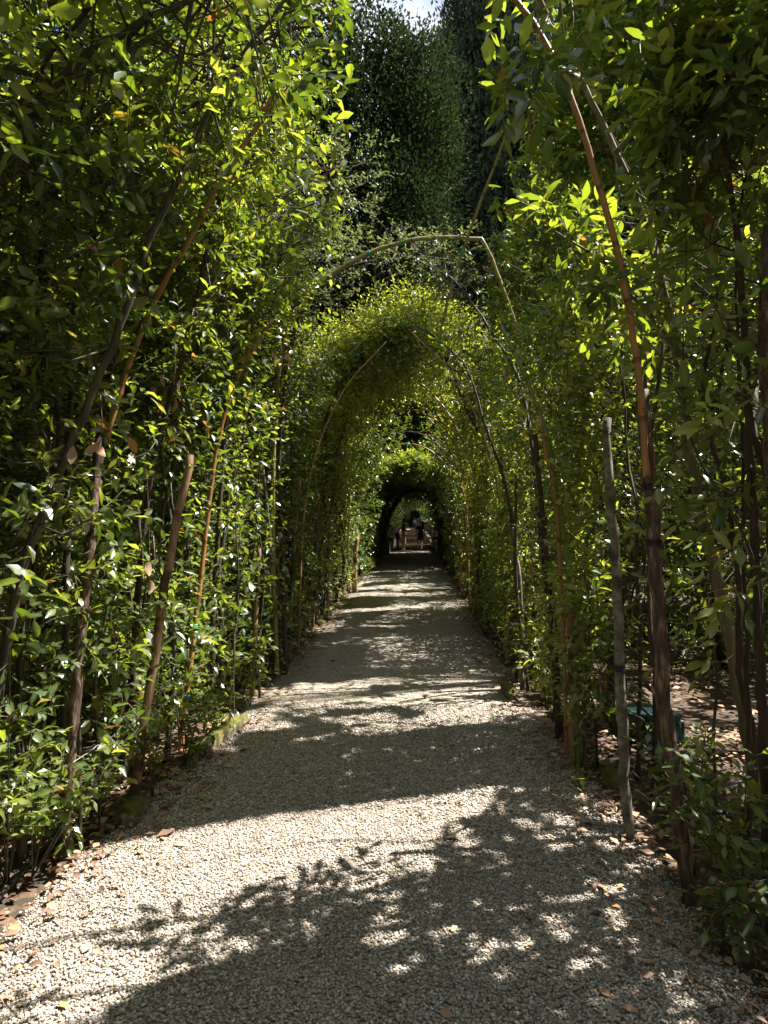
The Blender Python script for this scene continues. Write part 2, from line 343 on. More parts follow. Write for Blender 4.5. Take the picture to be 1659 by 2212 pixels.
# ------------------------------------------------------------------ leaves
# leaf template in (length, width, height) units: midrib fold and downward curve
HI_V = np.array([[0, 0, 0], [.22, .30, .05], [.55, .50, .03], [.82, .27, -.05], [1, 0, -.14], [.82, -.27, -.05], [.55, -.50, .03], [.22, -.30, .05], [.3, 0, .0], [.65, 0, -.04]])
HI_T = np.array([[0, 8, 1], [0, 7, 8], [3, 9, 4], [9, 5, 4]]); HI_Q = np.array([[1, 8, 9, 2], [8, 7, 6, 9]]); HI_T = np.vstack([HI_T, [[2, 9, 3], [9, 6, 5]]])
MI_V = np.array([[0, 0, 0], [.45, .5, .08], [1, 0, -.08], [.45, -.5, .08]]); MI_T = np.array([[0, 2, 1], [0, 3, 2]])
def leaf_geo(acc, pos, d, up, ln, wd, hi, rnd=None):
    n = len(pos)
    if n == 0: return
    d = norm(d); s = norm(np.cross(up, d)); u = np.cross(d, s)
    T = HI_V if hi else MI_V; k = len(T)
    curl = rng.uniform(-.2, 2.6, (n, 1)) if hi else np.ones((n, 1)); wav = (rng.random((n, k))-.5)*.10 if hi else 0
    lx = T[None, :, 0]*ln[:, None]; wy = T[None, :, 1]*wd[:, None]; hz = (T[None, :, 2]*curl + wav)*ln[:, None]*.8
    V = pos[:, None]+lx[..., None]*d[:, None]+wy[..., None]*s[:, None]+hz[..., None]*u[:, None]
    r = rng.random(n) if rnd is None else rnd
    A = np.zeros((n, k, 3)); A[..., 0] = r[:, None]
    if hi: A[:, [0, 8, 9], 1] = .55
    b = (np.arange(n)*k)[:, None, None]; n0 = acc.n
    acc.add(V.reshape(-1, 3), ((HI_T if hi else MI_T)[None]+b).reshape(-1, 3), A.reshape(-1, 3))
    if hi: acc.Q.append((HI_Q[None]+b).reshape(-1, 4)+n0)
def keep_mask(P, cull=True, slot=True, clear=True):
    x, y, z = P.T; k = np.ones(len(P), bool); zr = z-gz(y)
    if clear:
        k &= ~((np.abs(x+.22) < 1.22) & (zr < 2.6) & (y > -1) & (y < 20)); k &= ~((np.abs(x+.22) < 1.0) & (zr < 3.2) & (y < 20)); k &= ~((((x+.1)/1.25)**2+(zr/3.0)**2 < 1) & (y >= 20) & (y < 112)); k &= ~((np.abs(x) < 1.62) & (zr < 1.2) & (y > 32.5) & (y < 60))
        k &= np.linalg.norm(P-np.array([0, 0, CAMZ]), axis=1) > 1.5
        k &= zr > .03
    if slot:
        k &= ~((y < 11.4) & (x > -.13*y+.12) & (x < .112*y) & (z > 2.4))
    if cull == 'path':
        gx_, gy_ = x-SHX*zr, y-SHY*zr; k &= ~((np.abs(gx_+.22) < 1.75) & (gy_ < 38) & (rng.random(len(P)) < lit(gx_, gy_)))
    elif cull:
        gx_ = x-SHX*zr; gy_ = y-SHY*zr
        pr = lit(gx_, gy_)*np.where(gx_ < -1.85, np.where((x > -1.1) & (y < 11.8), .85, 0), np.where(y > 12.2, .9, .985))*np.clip((zr-.5)*2, 0, 1)
        k &= rng.random(len(P)) > pr
    return k
def sprigs(acc, twigs, O, D, Ls, k, ln, asp, hi, cull=True, slot=True, upb=.75, twr=.0018, selfcull=None, rshift=0.):
    """O origins, D directions, Ls twig lengths; k leaves on each twig"""
    n = len(O); D = norm(D); A = norm(np.cross(D, rng.normal(size=(n, 3)))); B = np.cross(D, A); ph = rng.uniform(0, 6.28, n)
    base = rng.random(n); szs = rng.uniform(.65, 1.3, n)
    for j in range(k):
        t = (j+.6)/k; P = O+D*(Ls*t)[:, None]-np.array([0, 0, 1])*(.25*Ls*t*t)[:, None]
        a = ph+j*2.4; rad = A*np.cos(a)[:, None]+B*np.sin(a)[:, None]
        ld = norm(D*(.35+.8*t**2)+rad*.8*[1, 1, .7]+rng.normal(size=(n, 3))*.2-np.array([0, 0, .2]))
        up = norm(np.array([0, 0, upb])+rng.normal(size=(n, 3))*rng.choice([.16, .3, .55], n)[:, None]+rad*.12)
        l = ln*szs*rng.uniform(.7, 1.15, n)*(1-.25*t)
        kp = keep_mask(P+ld*l[:, None]*.5, cull, slot)
        if selfcull is not None: kp &= selfcull(P)
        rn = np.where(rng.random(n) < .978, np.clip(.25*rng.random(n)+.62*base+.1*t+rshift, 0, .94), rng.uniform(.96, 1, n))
        leaf_geo(acc, P[kp], ld[kp], up[kp], l[kp], l[kp]*asp*(szs[kp]**-.35)*rng.uniform(.72, 1.3, kp.sum()), hi, rn[kp])
    if twigs is not None:
        E = O+D*Ls[:, None]-np.array([0, 0, 1])*(.25*Ls)[:, None]; kk = keep_mask(E, cull, slot); O = O[kk]; E = E[kk]
        for o, e in zip(O, E):
            add_tube(twigs, np.array([o, (o*.5+e*.5)+[0, 0, .06*np.linalg.norm(e-o)], e]), [twr*1.6, twr*1.2, twr*.5], 3)
def arch_path(side, y, h, lean=1.0, xo=None, bend=2.6, top=None, jitter=.12):
    """the line a trained stem follows: up the wall and over the walk. h: its length in metres"""
    xb = (-1.85 if side < 0 else 1.42) if xo is None else xo; xc = -.22; top = 4.9 if top is None else top
    g0 = float(gz(y)); pts = []; hw = abs(xb-xc)
    for t in np.linspace(0, h, 9):
        if t < bend: x, z = hw, t
        else:
            a = min((t-bend)/(hw*.5+(top-bend)*.75), 1.15)*math.pi/2*lean; x = hw*math.cos(a); z = bend+(top-bend)*math.sin(a)
        pts.append([xc+side*x, y, g0+z])
    pts = np.array(pts); pts[1:, :2] += rng.normal(0, jitter, (8, 2))*np.linspace(.3, 1, 8)[:, None]; pts[0, 2] -= .05
    return pts
ORD = 'first second third fourth fifth sixth seventh eighth ninth tenth eleventh twelfth thirteenth fourteenth fifteenth sixteenth seventeenth eighteenth nineteenth twentieth twenty-first twenty-second twenty-third twenty-fourth twenty-fifth twenty-sixth twenty-seventh twenty-eighth twenty-ninth thirtieth'.split()

def ordn(k): return ORD[k] if k < 30 else 'thirty-'+ORD[k-30] if k < 39 else f'{k+1}th'
def laurel(name, label, group, path, r0, nsp, spread, ln=.085, k=8, hi=True, w=None, mat='laurel', bark='bark', twigs=True, cull=True, slot=True,
           stems=1, low=.25, cat='tree', asp=.40, limb=.25, selfcull=None, upb=.75, outw=None, rshift=0., tl=.26, extra=(), clump=.36):
    if hi: limb = limb*1.7
    root = empty(name, path[0]); tag(root, label, cat, group)
    P = resample(path, .12 if hi else .3)
    if slot:
        ins = (P[:, 1] < 11.4) & (P[:, 0] > -.13*P[:, 1]-.05) & (P[:, 0] < .112*P[:, 1]+.15) & (P[:, 2] > 2.4)
        if ins.any() and ins.argmax() > 5: P = P[:ins.argmax()]
    n = len(P); L = np.concatenate([[0], np.cumsum(np.linalg.norm(np.diff(P, axis=0), axis=1))]); H = L[-1]
    wood = Acc(); r = r0*(1-.72*(L/H)**1.1); r[0] *= 1.25
    add_tube(wood, P+rng.normal(0, .004, P.shape), r, 8 if hi else 5, .12)
    for s in range(stems-1):
        o = rng.normal(0, .11, 3)*[1, 1, 0]; f = rng.uniform(.5, .95); m = max(4, int(n*f)); dv = rng.normal(0, .22, 3)*[1, 1, 0]
        Q = P[:m]+o+dv*np.linspace(0, 1, m)[:, None]; add_tube(wood, Q, r0*.45*(1-.7*np.linspace(0, 1, m)), 5, .1)
    tt = rng.beta(1.5, 1.0, nsp)*(1-low)+low if w is None else w(nsp)
    idx = np.clip((tt*(n-1)).astype(int), 0, n-1); C = P[idx]
    off = rng.normal(size=(nsp, 3)); off = norm(off)*(spread*np.sqrt(rng.random(nsp)))[:, None]*[1, 1, .8]
    if outw is not None: off[:, 0] += outw*rng.random(nsp)
    O = C+off; D = norm(off)+rng.normal(size=(nsp, 3))*.35+np.array([0, 0, .35])
    ok = keep_mask(O, False, slot) & ((vn(O[:, 1]+O[:, 0]*.7+5, O[:, 2]+O[:, 0]*.3, .42, 31) > clump) | (rng.random(len(O)) < .25)); O = O[ok]; C = C[ok]; D = D[ok]; idx = idx[ok]
    crown = Acc(); EO, ED = [], []
    lim = (rng.random(len(O)) < limb) & keep_mask(O, cull, slot)
    EC = []
    for bp_, bn, bs, bc in extra:
        bq = resample(bp_, .1); add_tube(wood, bq, np.linspace(.016, .004, len(bq)), 6, .1); ii = np.clip((rng.beta(1.8, 1, bn)*len(bq)).astype(int), 0, len(bq)-1)
        bo = norm(rng.normal(size=(bn, 3)))*(bs*np.sqrt(rng.random(bn)))[:, None]; EO.append(bq[ii]+bo*.6); EC.append(np.full(bn, bc)); ED.append(bo+np.array([0, 0, -.05])+rng.normal(size=(bn, 3))*.1)
    for a, b in zip(C[lim], O[lim]):
        mid = a*.55+b*.45+np.array([0, 0, -.05]); add_tube(wood, np.array([a, mid, b]), [r0*.22, r0*.15, .0025], 4 if hi else 3)
    sprigs(crown, wood if twigs else None, O, D, rng.uniform(.7, 1.3, len(O))*tl, k, ln, asp, hi, cull, slot, selfcull=selfcull, upb=upb, rshift=rshift)
    if EO:
        EO = np.vstack(EO); ED = np.vstack(ED); EC = np.concatenate(EC)
        for c_ in (False, True): sprigs(crown, wood, EO[EC == c_], ED[EC == c_], rng.uniform(.12, .3, int((EC == c_).sum())), k, ln*1.05, asp, hi, c_, True, upb=upb, rshift=rshift)
    wood.build('trunk', M[bark], root, smooth=True); crown.build('crown', M[mat], root)
    return root
def copy_tree(root, loc, rz=0, sc=1., label=None, group=None):
    r = root.copy(); COL.objects.link(r); r.location = tuple(loc); r.rotation_euler = (0, 0, rz); r.scale = (sc,)*3
    if label: r['label'] = label
    if group: r['group'] = group
    for ch in root.children:
        c = ch.copy(); COL.objects.link(c); c.parent = r
    return r
def beta(a, b, lo=0., hi=1.): return lambda n: lo+(hi-lo)*rng.beta(a, b, n)
# ------------------------------------------------------------------ the left hedge row
GL, GR = 'laurels of the left hedge row', 'laurels of the right hedge row'
yl = list(np.arange(1.35, 12.0, .5))
for i, y in enumerate(yl):
    y = y+rng.uniform(-.12, .12); near = y < 7
    h = rng.uniform(5.6, 6.6) if y < 5 else rng.uniform(4.6, 6.0)
    path = arch_path(-1, y, h, xo=-1.9+rng.uniform(-.12, .08), top=4.5 if y < 6 else 5.0, bend=2.7)
    laurel('laurel_tree', f'slender leafy laurel, {ORD[i]} from the front in the left hedge row', GL, path, rng.uniform(.016, .026),
           420 if y < 3.2 else 580 if y < 5 else (720 if y < 9 else 900), .55, ln=.098 if near else .092, k=8, hi=y < 8, w=beta(1.15, 1.0, .06, 1.), bark=random.choice(['bark', 'darkbark', 'bark']),
           stems=random.choice([1, 2, 2, 3]), outw=-.5, asp=.46)
yl2 = list(np.arange(12.3, 36.5, 1.1))
def sect(y): return 'dome' if y < 17.3 else 'gap' if y < 22.3 else 'dome2' if y < 27.5 else 'far'
for i, y in enumerate(yl2):
    y = y+rng.uniform(-.15, .15); se = sect(y); dome = se == 'dome'; gap = se == 'gap'; d2 = se == 'dome2'
    h = 7.0 if dome else (rng.uniform(3.6, 5.3) if gap else 5.8)
    path = arch_path(-1, y, h, jitter=.3 if dome else .12, xo=(-1.9 if y < 20 else -1.7)+rng.uniform(-.1, .1), top=rng.uniform(5.1, 6.0) if dome else (4.2 if gap else 3.75 if d2 else 4.0), bend=1.9 if d2 else 2.0 if se == 'far' else 2.6)
    laurel('laurel_tree', f'tunnel laurel trained over the walk, {ORD[i]} of the shaded far part of the left hedge', GL, path, rng.uniform(.025, .045),
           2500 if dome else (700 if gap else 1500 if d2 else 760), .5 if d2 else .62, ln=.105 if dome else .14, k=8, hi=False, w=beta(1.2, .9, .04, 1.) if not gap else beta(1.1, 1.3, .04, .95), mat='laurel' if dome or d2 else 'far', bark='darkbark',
           stems=2, twigs=False, cull=y < 30, clump=.47 if dome or d2 else .36, tl=.5 if dome else .26, rshift=.22 if dome else .12 if d2 else 0, outw=-.5)  # rshift lightens the dome leaves' colour to stand in for sunlight
# ------------------------------------------------------------------ the right hedge row
yr = list(np.arange(2.5, 12.0, .55))
for i, y in enumerate(yr):
    y = y+rng.uniform(-.12, .12)
    h = rng.uniform(3.6, 4.8) if y < 7 else rng.uniform(4.0, 5.4)
    path = arch_path(1, y, h, xo=1.55+rng.uniform(-.1, .15), top=5.0, bend=3.2)
    laurel('laurel_tree', f'slender leafy laurel, {ORD[i]} from the front in the right hedge row', GR, path, rng.uniform(.013, .024),
           40 if y < 3.4 else 80 if y < 4.6 else (120 if y < 7 else 240), .45, ln=.105 if y < 6 else .092, k=7, hi=y < 8, w=beta(1.3, 1.0, .33 if y < 6 else .12, 1.), bark=random.choice(['bark', 'darkbark']),
           stems=random.choice([1, 2, 2]), outw=.25)
for i, y in enumerate(yl2):
    y = y+rng.uniform(-.15, .15); se = sect(y); dome = se == 'dome'; gap = se == 'gap'; d2 = se == 'dome2'
    h = 7.0 if dome else (rng.uniform(3.6, 5.3) if gap else 5.8)
    path = arch_path(1, y, h, jitter=.3 if dome else .12, xo=(1.45 if y < 20 else 1.35)+rng.uniform(-.1, .1), top=rng.uniform(5.1, 6.0) if dome else (4.2 if gap else 3.75 if d2 else 4.0), bend=1.9 if d2 else 2.0 if se == 'far' else 2.6)
    laurel('laurel_tree', f'tunnel laurel trained over the walk, {ORD[i]} of the shaded far part of the right hedge', GR, path, rng.uniform(.025, .045),
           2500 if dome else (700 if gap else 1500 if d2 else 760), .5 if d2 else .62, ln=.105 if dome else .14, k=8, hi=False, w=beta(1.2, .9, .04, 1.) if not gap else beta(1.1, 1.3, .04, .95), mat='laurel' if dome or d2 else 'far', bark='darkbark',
           stems=2, twigs=False, cull=y < 30, clump=.47 if dome or d2 else .36, tl=.5 if dome else .26, rshift=.22 if dome else .12 if d2 else 0, outw=.5)  # paler leaf colour here too, so the domes look more sunlit
# ------------------------------------------------------------------ far end of the tunnel: one variant per side, copied
FARG = 'far laurels closing over the distant steps'
for side, word in ((-1, 'left'), (1, 'right')):
    vs = []
    for k in range(3):
        path = arch_path(side, 38.0+k*2, 6.6, xo=-2.0 if side < 0 else 1.75, top=3.7, bend=2.0)
        lab = f'dark old laurel arching over the distant steps, {ordn(k)} on the {word} side'
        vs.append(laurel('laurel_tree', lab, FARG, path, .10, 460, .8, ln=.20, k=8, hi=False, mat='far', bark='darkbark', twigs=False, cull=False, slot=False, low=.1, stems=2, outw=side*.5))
    for k in range(3, 32):
        y = 38+k*2.0+random.uniform(-.3, .3)
        copy_tree(vs[k % 3], (vs[k % 3].location.x+random.uniform(-.1, .1), y, float(gz(y))-.05), 0, random.uniform(.92, 1.08), label=f'dark old laurel arching over the distant steps, {ordn(k)} on the {word} side')
# ------------------------------------------------------------------ trees singled out by their trunks
def ptree(label, pix, d0, d1, r, nsp, ln, hi=True, bark='bark', spread=.5, w=None, **k):
    ds = np.linspace(d0, d1, len(pix)); path = np.array([PX(a, b, d) for (a, b), d in zip(pix, ds)])
    path[0, 2] = gz(path[0, 1])-.03
    return laurel('laurel_tree', label, None, path, r, nsp, spread, ln=ln, hi=hi, bark=bark, w=w or beta(1.6, 1.1, .3, 1.), **k)
ptree('grey laurel trunk at the left border leaning far right into the canopy', [(-60, 1970), (-20, 1600), (40, 1260), (100, 1090), (200, 850), (262, 700), (330, 500), (400, 360), (480, 180), (600, 20), (700, -120)], 2.9, 3.2, .027, 330, .10, spread=.55)
ptree('dark laurel trunk just left of the peeled brown stake, curving right', [(262, 1640), (290, 1400), (305, 1180), (335, 980), (385, 800), (430, 620), (470, 450), (560, 260), (680, 80)], 4.6, 4.2, .026, 260, .09, bark='darkbark')
ptree('tall green barked laurel leaning left over the walk on the right', [(1655, 1760), (1600, 1500), (1560, 1300), (1492, 1000), (1460, 750), (1400, 500), (1330, 330), (1240, 150), (1170, 20), (1060, -130)], 3.9, 3.5, .042, 200, .13, spread=.55, bark='olive', w=beta(1.6, .8, .35, 1.), asp=.36, extra=[
    ([PX(1462, 760, 3.8), PX(1330, 590, 3.6), PX(1200, 500, 3.4)], 55, .28, False), ([PX(1440, 700, 3.8), PX(1330, 620, 3.5), PX(1250, 640, 3.3)], 30, .2, True), ([PX(1250, 170, 3.2), PX(1160, 130, 2.9), PX(1080, 190, 2.7)], 46, .25, True),
    ([PX(1400, 500, 3.7), PX(1440, 300, 3.3), PX(1380, 80, 3.1)], 70, .4, True), ([PX(1330, 330, 3.6), PX(1450, 200, 3.2), PX(1600, 150, 3.0)], 110, .45, True), ([PX(1180, 30, 3.5), PX(1140, -40, 3.3), PX(1080, 10, 3.2)], 45, .25, True)])
ptree('dark laurel stem at the right border reaching above the frame', [(1660, 1900), (1640, 1400), (1622, 1000), (1600, 600), (1560, 300), (1500, 0), (1430, -200)], 3.15, 3.0, .026, 200, .125, bark='darkbark', spread=.55)
ptree('thin dark stem crossing the right border stem, leaning right', [(1618, 1820), (1612, 1400), (1604, 1000), (1590, 560), (1625, 300), (1660, 60)], 3.5, 3.2, .014, 120, .12, bark='darkbark', spread=.5)
ptree('rough thick dark trunk cut by the right border', [(1730, 2060), (1700, 1500), (1672, 1000), (1655, 640), (1700, 250), (1780, -100)], 2.9, 2.8, .06, 60, .12, bark='redbark', spread=.6)
ptree('sinuous dark trunk at the right foot of the second green arch', [(1012, 1251), (990, 1189), (972, 1139), (979, 1100), (970, 1010), (955, 975), (925, 940)], 20.8, 21.5, .16, 120, .12, hi=False, bark='darkbark', spread=.8, mat='far', twigs=False)
ptree('sinuous dark trunk on the left before the second green arch', [(752, 1240), (762, 1168), (774, 1077), (782, 1040), (800, 993), (806, 955), (830, 930)], 21.3, 21.5, .14, 120, .12, hi=False, bark='darkbark', spread=.8, mat='far', twigs=False)
ptree('massive old dark trunk leaning right across the far tunnel', [(824, 1197), (834, 1129), (858, 1081), (874, 1063), (905, 1058), (940, 1055), (970, 1060)], 33.5, 34, .19, 200, .14, hi=False, bark='darkbark', spread=1.2, mat='far', twigs=False, w=beta(1.2, .8, .5, 1.))
ptree('old dark tree with a crooked horizontal limb in the far tunnel', [(822, 1190), (830, 1110), (850, 1056), (880, 1052), (895, 1040), (922, 1036)], 36, 36.3, .14, 160, .14, hi=False, bark='darkbark', spread=1.2, mat='far', twigs=False, w=beta(1.2, .8, .5, 1.))
ptree('dark leaning trunk beside the right stone parapet', [(965, 1182), (958, 1130), (945, 1085), (925, 1060)], 37, 37, .16, 120, .14, hi=False, bark='darkbark', spread=1., mat='far', twigs=False)
ptree('big leaved laurel whose boughs fill the upper left corner', [(-250, 2100), (-230, 1500), (-180, 900), (-60, 420), (120, 180), (320, 40), (560, -60), (760, -120)], 2.5, 2.9, .035, 620, .115, spread=.85, w=beta(1.8, .9, .4, 1.), rshift=-.05)
ptree('dark laurel bough hanging into the top of the picture left of the gap', [(-200, 1950), (-150, 1400), (0, 800), (180, 420), (380, 200), (560, 90), (760, 30)], 3.6, 3.9, .03, 560, .10, spread=.85, w=beta(1.8, .9, .4, 1.))
for i, (x, y, h) in enumerate([(-2.5, 5.6, 7.5), (-2.7, 7.4, 8.4), (-2.6, 9.3, 8.6), (-3.6, 4.3, 7.0)]):
    q = [np.array([x+.05*t*h+rng.normal(0, .1)*t, y+rng.normal(0, .2)*t, float(gz(y))+h*t]) for t in np.linspace(0, 1, 6)]
    laurel('laurel_tree', f'tall laurel rising above the left hedge with speckled crown, {ORD[i]} of four', 'tall laurels above the left hedge', q, .045, 760, 1.05, ln=.10, k=8, hi=y < 5, w=beta(1.6, 1.1, .3, 1.), stems=2, twigs=False, bark='darkbark', limb=.25, rshift=.05)
# curved stems over the walk between 5 and 9 m
ptree('dark curved laurel stem arching left under the bamboo arch', [(1128, 1432), (1112, 1200), (1092, 1050), (1042, 900), (1010, 800), (960, 745), (880, 690)], 7.6, 8.2, .028, 260, .08, bark='darkbark', spread=.4, slot=False, w=beta(1.2, 1.1, .25, .9))
ptree('dark stem behind the orange cane on the right side of the walk', [(1207, 1580), (1190, 1350), (1165, 1130), (1150, 960), (1120, 820), (1070, 730), (985, 610), (900, 560)], 5.7, 7.5, .03, 260, .085, bark='darkbark', spread=.38, slot=False, w=beta(1.3, 1.1, .3, 1.), mat='greyoak')
# leaves hanging round the crown of the bamboo arch: greyer holm oak shoots
ptree('grey leaved holm oak sapling under the crown of the bamboo arch', [(618, 1464), (610, 1200), (605, 950), (640, 700), (730, 590), (830, 560), (960, 560), (1090, 600)], 8.1, 8.3, .03, 520, .075, bark='darkbark', spread=.5, slot=False, w=beta(1.5, .9, .35, 1.), mat='greyoak', cull=False)
ptree('grey leaved oak sapling growing tall left of the bamboo arch', [(560, 1440), (570, 1100), (600, 800), (650, 600), (700, 450), (740, 330)], 8.6, 9.2, .03, 500, .08, bark='darkbark', spread=.7, slot=False, w=beta(1.5, .9, .4, 1.), mat='greyoak', cull=False)
ptree('bright leaved laurel behind the cut pale stake on the right', [(1262, 1600), (1255, 1350), (1230, 1100), (1210, 900), (1180, 760), (1150, 690)], 6.0, 6.4, .018, 330, .08, spread=.34, slot=False, w=beta(1.8, 1.0, .3, 1.), rshift=.15)
# small trees / saplings between the stakes
for i, (a, b, d, h, lab) in enumerate([(1266, 1668, 4.75, 1.5, 'thin bare dark sapling stem right of the orange cane'), (1290, 1662, 4.85, 1.3, 'thin forked sapling between the orange cane and pale stake'),
        (1545, 1700, 4.0, 1.8, 'thin green sapling in front of the teal lidded box'), (175, 1800, 3.5, 1.9, 'thin sapling hugging the red brown stake on the left'),
        (215, 1720, 3.9, 1.6, 'thin pale sapling between the two left stakes'), (505, 1545, 5.9, 2.4, 'young sapling beyond the left orange cane'), (560, 1500, 6.9, 2.6, 'young sapling at the left edge stones in the middle distance')]):
    b0 = PX(a, b, d); b0[2] = gz(b0[1])-.02; q = [b0+[rng.normal(0, .05)*t, rng.normal(0, .05)*t, h*t] for t in np.linspace(0, 1, 5)]
    laurel('laurel_sapling', lab, 'thin saplings between the stakes', q, .012, 26, .22, ln=.09, hi=True, w=beta(1.4, 1., .2, 1.), slot=False, cat='sapling', bark='bark', cull=False)
# ------------------------------------------------------------------ low seedlings
for i, (a, b, d, h, n, lab) in enumerate([
        (1560, 2020, 2.72, .34, 11, 'low leafy seedling creeping onto the walk, bottom right'), (1640, 2060, 2.6, .5, 14, 'leafy seedling at the bottom right border above sandy soil'),
        (1600, 1860, 3.1, .95, 34, 'tallest leafy shoot beside the dark right border stem'), (1500, 1840, 3.35, .75, 22, 'leafy shoot climbing the dark brown right stake'),
        (1655, 1930, 2.9, .8, 30, 'dense seedling clump at the right border'), (1560, 1790, 3.5, .45, 14, 'small shoot behind the dark brown right stake'),
        (70, 1870, 3.2, .95, 40, 'bushy toothed seedling left of the red brown stake'), (15, 1890, 3.1, 1.3, 60, 'leafy bush at the lower left border with white glints'), (120, 1790, 3.45, .6, 24, 'low leafy seedling behind the red brown stake'),
        (215, 1760, 3.7, .5, 18, 'low seedling between the red brown and peeled stakes'), (330, 1700, 4.2, .7, 24, 'low seedling behind the peeled stake'), (400, 1630, 4.8, .6, 30, 'seedling at the foot of the left orange cane'),
        (470, 1560, 5.5, .7, 36, 'leafy seedling beyond the mossy edge stone'), (540, 1500, 6.5, .7, 40, 'leafy seedling before the dark part of the left hedge'),
        (1255, 1690, 4.4, .16, 6, 'tiny seedling right of the orange cane foot'), (1400, 1560, 5.4, .2, 8, 'tiny green seedling beside the teal lidded box'), (1180, 1500, 6.8, .7, 36, 'low leafy shoot at the right edge of the walk'), (1125, 1440, 7.9, .6, 36, 'low leafy shoot at the foot of the arch on the right')]):
    b0 = PX(a, b, d); b0[2] = gz(b0[1]); root = empty('laurel_seedling', b0); tag(root, lab, 'seedling', 'low seedlings at the edges of the walk')
    wd, cr = Acc(), Acc(); ns = 2+n//14; O, D, L_ = [], [], []
    for s in range(ns):
        e = b0+np.array([rng.normal(0, h*.35), rng.normal(0, h*.25), h*rng.uniform(.7, 1)]); q = resample([b0, b0*.6+e*.4+[0, 0, h*.08], e], .08); add_tube(wd, q, np.linspace(.005, .002, len(q)), 4)
        for t in rng.uniform(.3, 1, n//ns+1): O.append(q[int(t*(len(q)-1))]); D.append(rng.normal(0, 1, 3)*[1, 1, .4]+[0, 0, .4]); L_.append(rng.uniform(.08, .2))
    sprigs(cr, wd, np.array(O), np.array(D), np.array(L_), 5, .085 if a > 300 or b > 1700 else .07, .46, True, False, False, upb=1.1)
    wd.build('stem', M['bark'], root); cr.build('leaves', M['laurel'], root)
# ------------------------------------------------------------------ bushes behind the left hedge, dark bushes beyond the right one
for i, (x, y, h, n) in enumerate([(-3.0, 2.6, 3.6, 420), (-3.3, 3.9, 4.6, 600), (-2.9, 5.2, 4.2, 560), (-3.6, 6.3, 5.2, 700), (-3.0, 7.6, 5.0, 700), (-4.6, 4.9, 5.0, 600), (-5.2, 7.2, 6.0, 700), (-3.3, 9.0, 5.6, 760), (-4.4, 10.2, 6.0, 760), (-3.2, 11.4, 6.2, 760), (-6.6, 9.4, 6.4, 700), (-5.0, 3.2, 4.4, 420), (-3.6, 13.6, 6.0, 700)]):
    q = [np.array([x+rng.normal(0, .12)*t, y+rng.normal(0, .12)*t, float(gz(y))+h*t]) for t in np.linspace(0, 1, 5)]
    laurel('laurel_bush', f'bushy sunlit laurel in the thicket behind the left hedge, {ORD[i]} from the front', 'bushes in the thicket behind the left hedge', q, .03, int(n*1.5), .9, ln=.10 if y < 7 else .12, k=8, hi=y < 4.5, w=beta(1.1, 1., .06, 1.), cat='bush', stems=4, twigs=False, slot=True, bark='bark', limb=.2, rshift=.12)
for i, (x, y, h, n) in enumerate([(3.9, 8.8, 4.6, 650), (5.2, 7.6, 5.6, 700), (5.6, 9.8, 6.0, 750), (4.2, 11.2, 5.4, 700), (6.4, 6.4, 5.6, 600), (3.2, 13.2, 5.6, 700), (7.2, 8.4, 6.6, 700), (6.4, 12.2, 6.6, 750), (4.8, 13.8, 6.8, 750), (2.9, 10.2, 2.6, 260)]):
    q = [np.array([x+rng.normal(0, .15)*t, y+rng.normal(0, .15)*t, float(gz(y))+h*t]) for t in np.linspace(0, 1, 5)]
    laurel('laurel_bush', f'dark evergreen bush beyond the right hedge, {ORD[i]} from the front', 'dark bushes beyond the right hedge', q, .04, int(n*1.7), 1.1, ln=.14, k=8, hi=False, w=beta(1., 1., .05, 1.), cat='bush', stems=5, twigs=False, slot=True, mat='far', bark='darkbark', limb=.15)
# ------------------------------------------------------------------ tall laurels added on the right, crowns shaped to throw the bands of shade
cand = 330000
gx = rng.uniform(-4.6, 1.9, cand); gy = rng.uniform(1.1, 25.5, cand); k = (gy < 12.4) | (gx > -1.6); gx, gy = gx[k], gy[k]; cand = len(gx); k = rng.random(cand) > lit(gx, gy)**.5*1.05
gx, gy = gx[k], gy[k]; hz = rng.uniform(4.9, 8.2, len(gx))+.5*(vn(gx, gy, .7, 21)-.5)
hz = np.where(gx < -1.9, np.maximum(hz, (.31*(gy+1.4)+.35-gx)/SHX+rng.uniform(0, 1.5, len(gx))), hz); k = (hz < 13.5) | ((gy > 8.6) & (hz < 17))
near_ = (gy < 4.3) & (gx > -1.9); hz = np.where(near_, rng.uniform(3.4, 5.0, len(gx)), hz); hz = np.where(near_ & (gx+SHX*hz < .27*(gy+SHY*hz)+.35), rng.uniform(5.3, 8.0, len(gx)), hz)
low_ = (gy > 4.3) & (gx > -.75) & (gx < 1.0) & (rng.random(len(gx)) < .97); hz = np.where(low_, (rng.uniform(1.12, 1.5, len(gx))-gx)/SHX, hz); low_ &= hz < 4.4; k &= (hz < 4.4) | (hz > 4.7) | near_
gx, gy, hz, low_ = gx[k], gy[k], hz[k], low_[k]
Pc = np.stack([gx+SHX*hz, gy+SHY*hz, hz], -1)
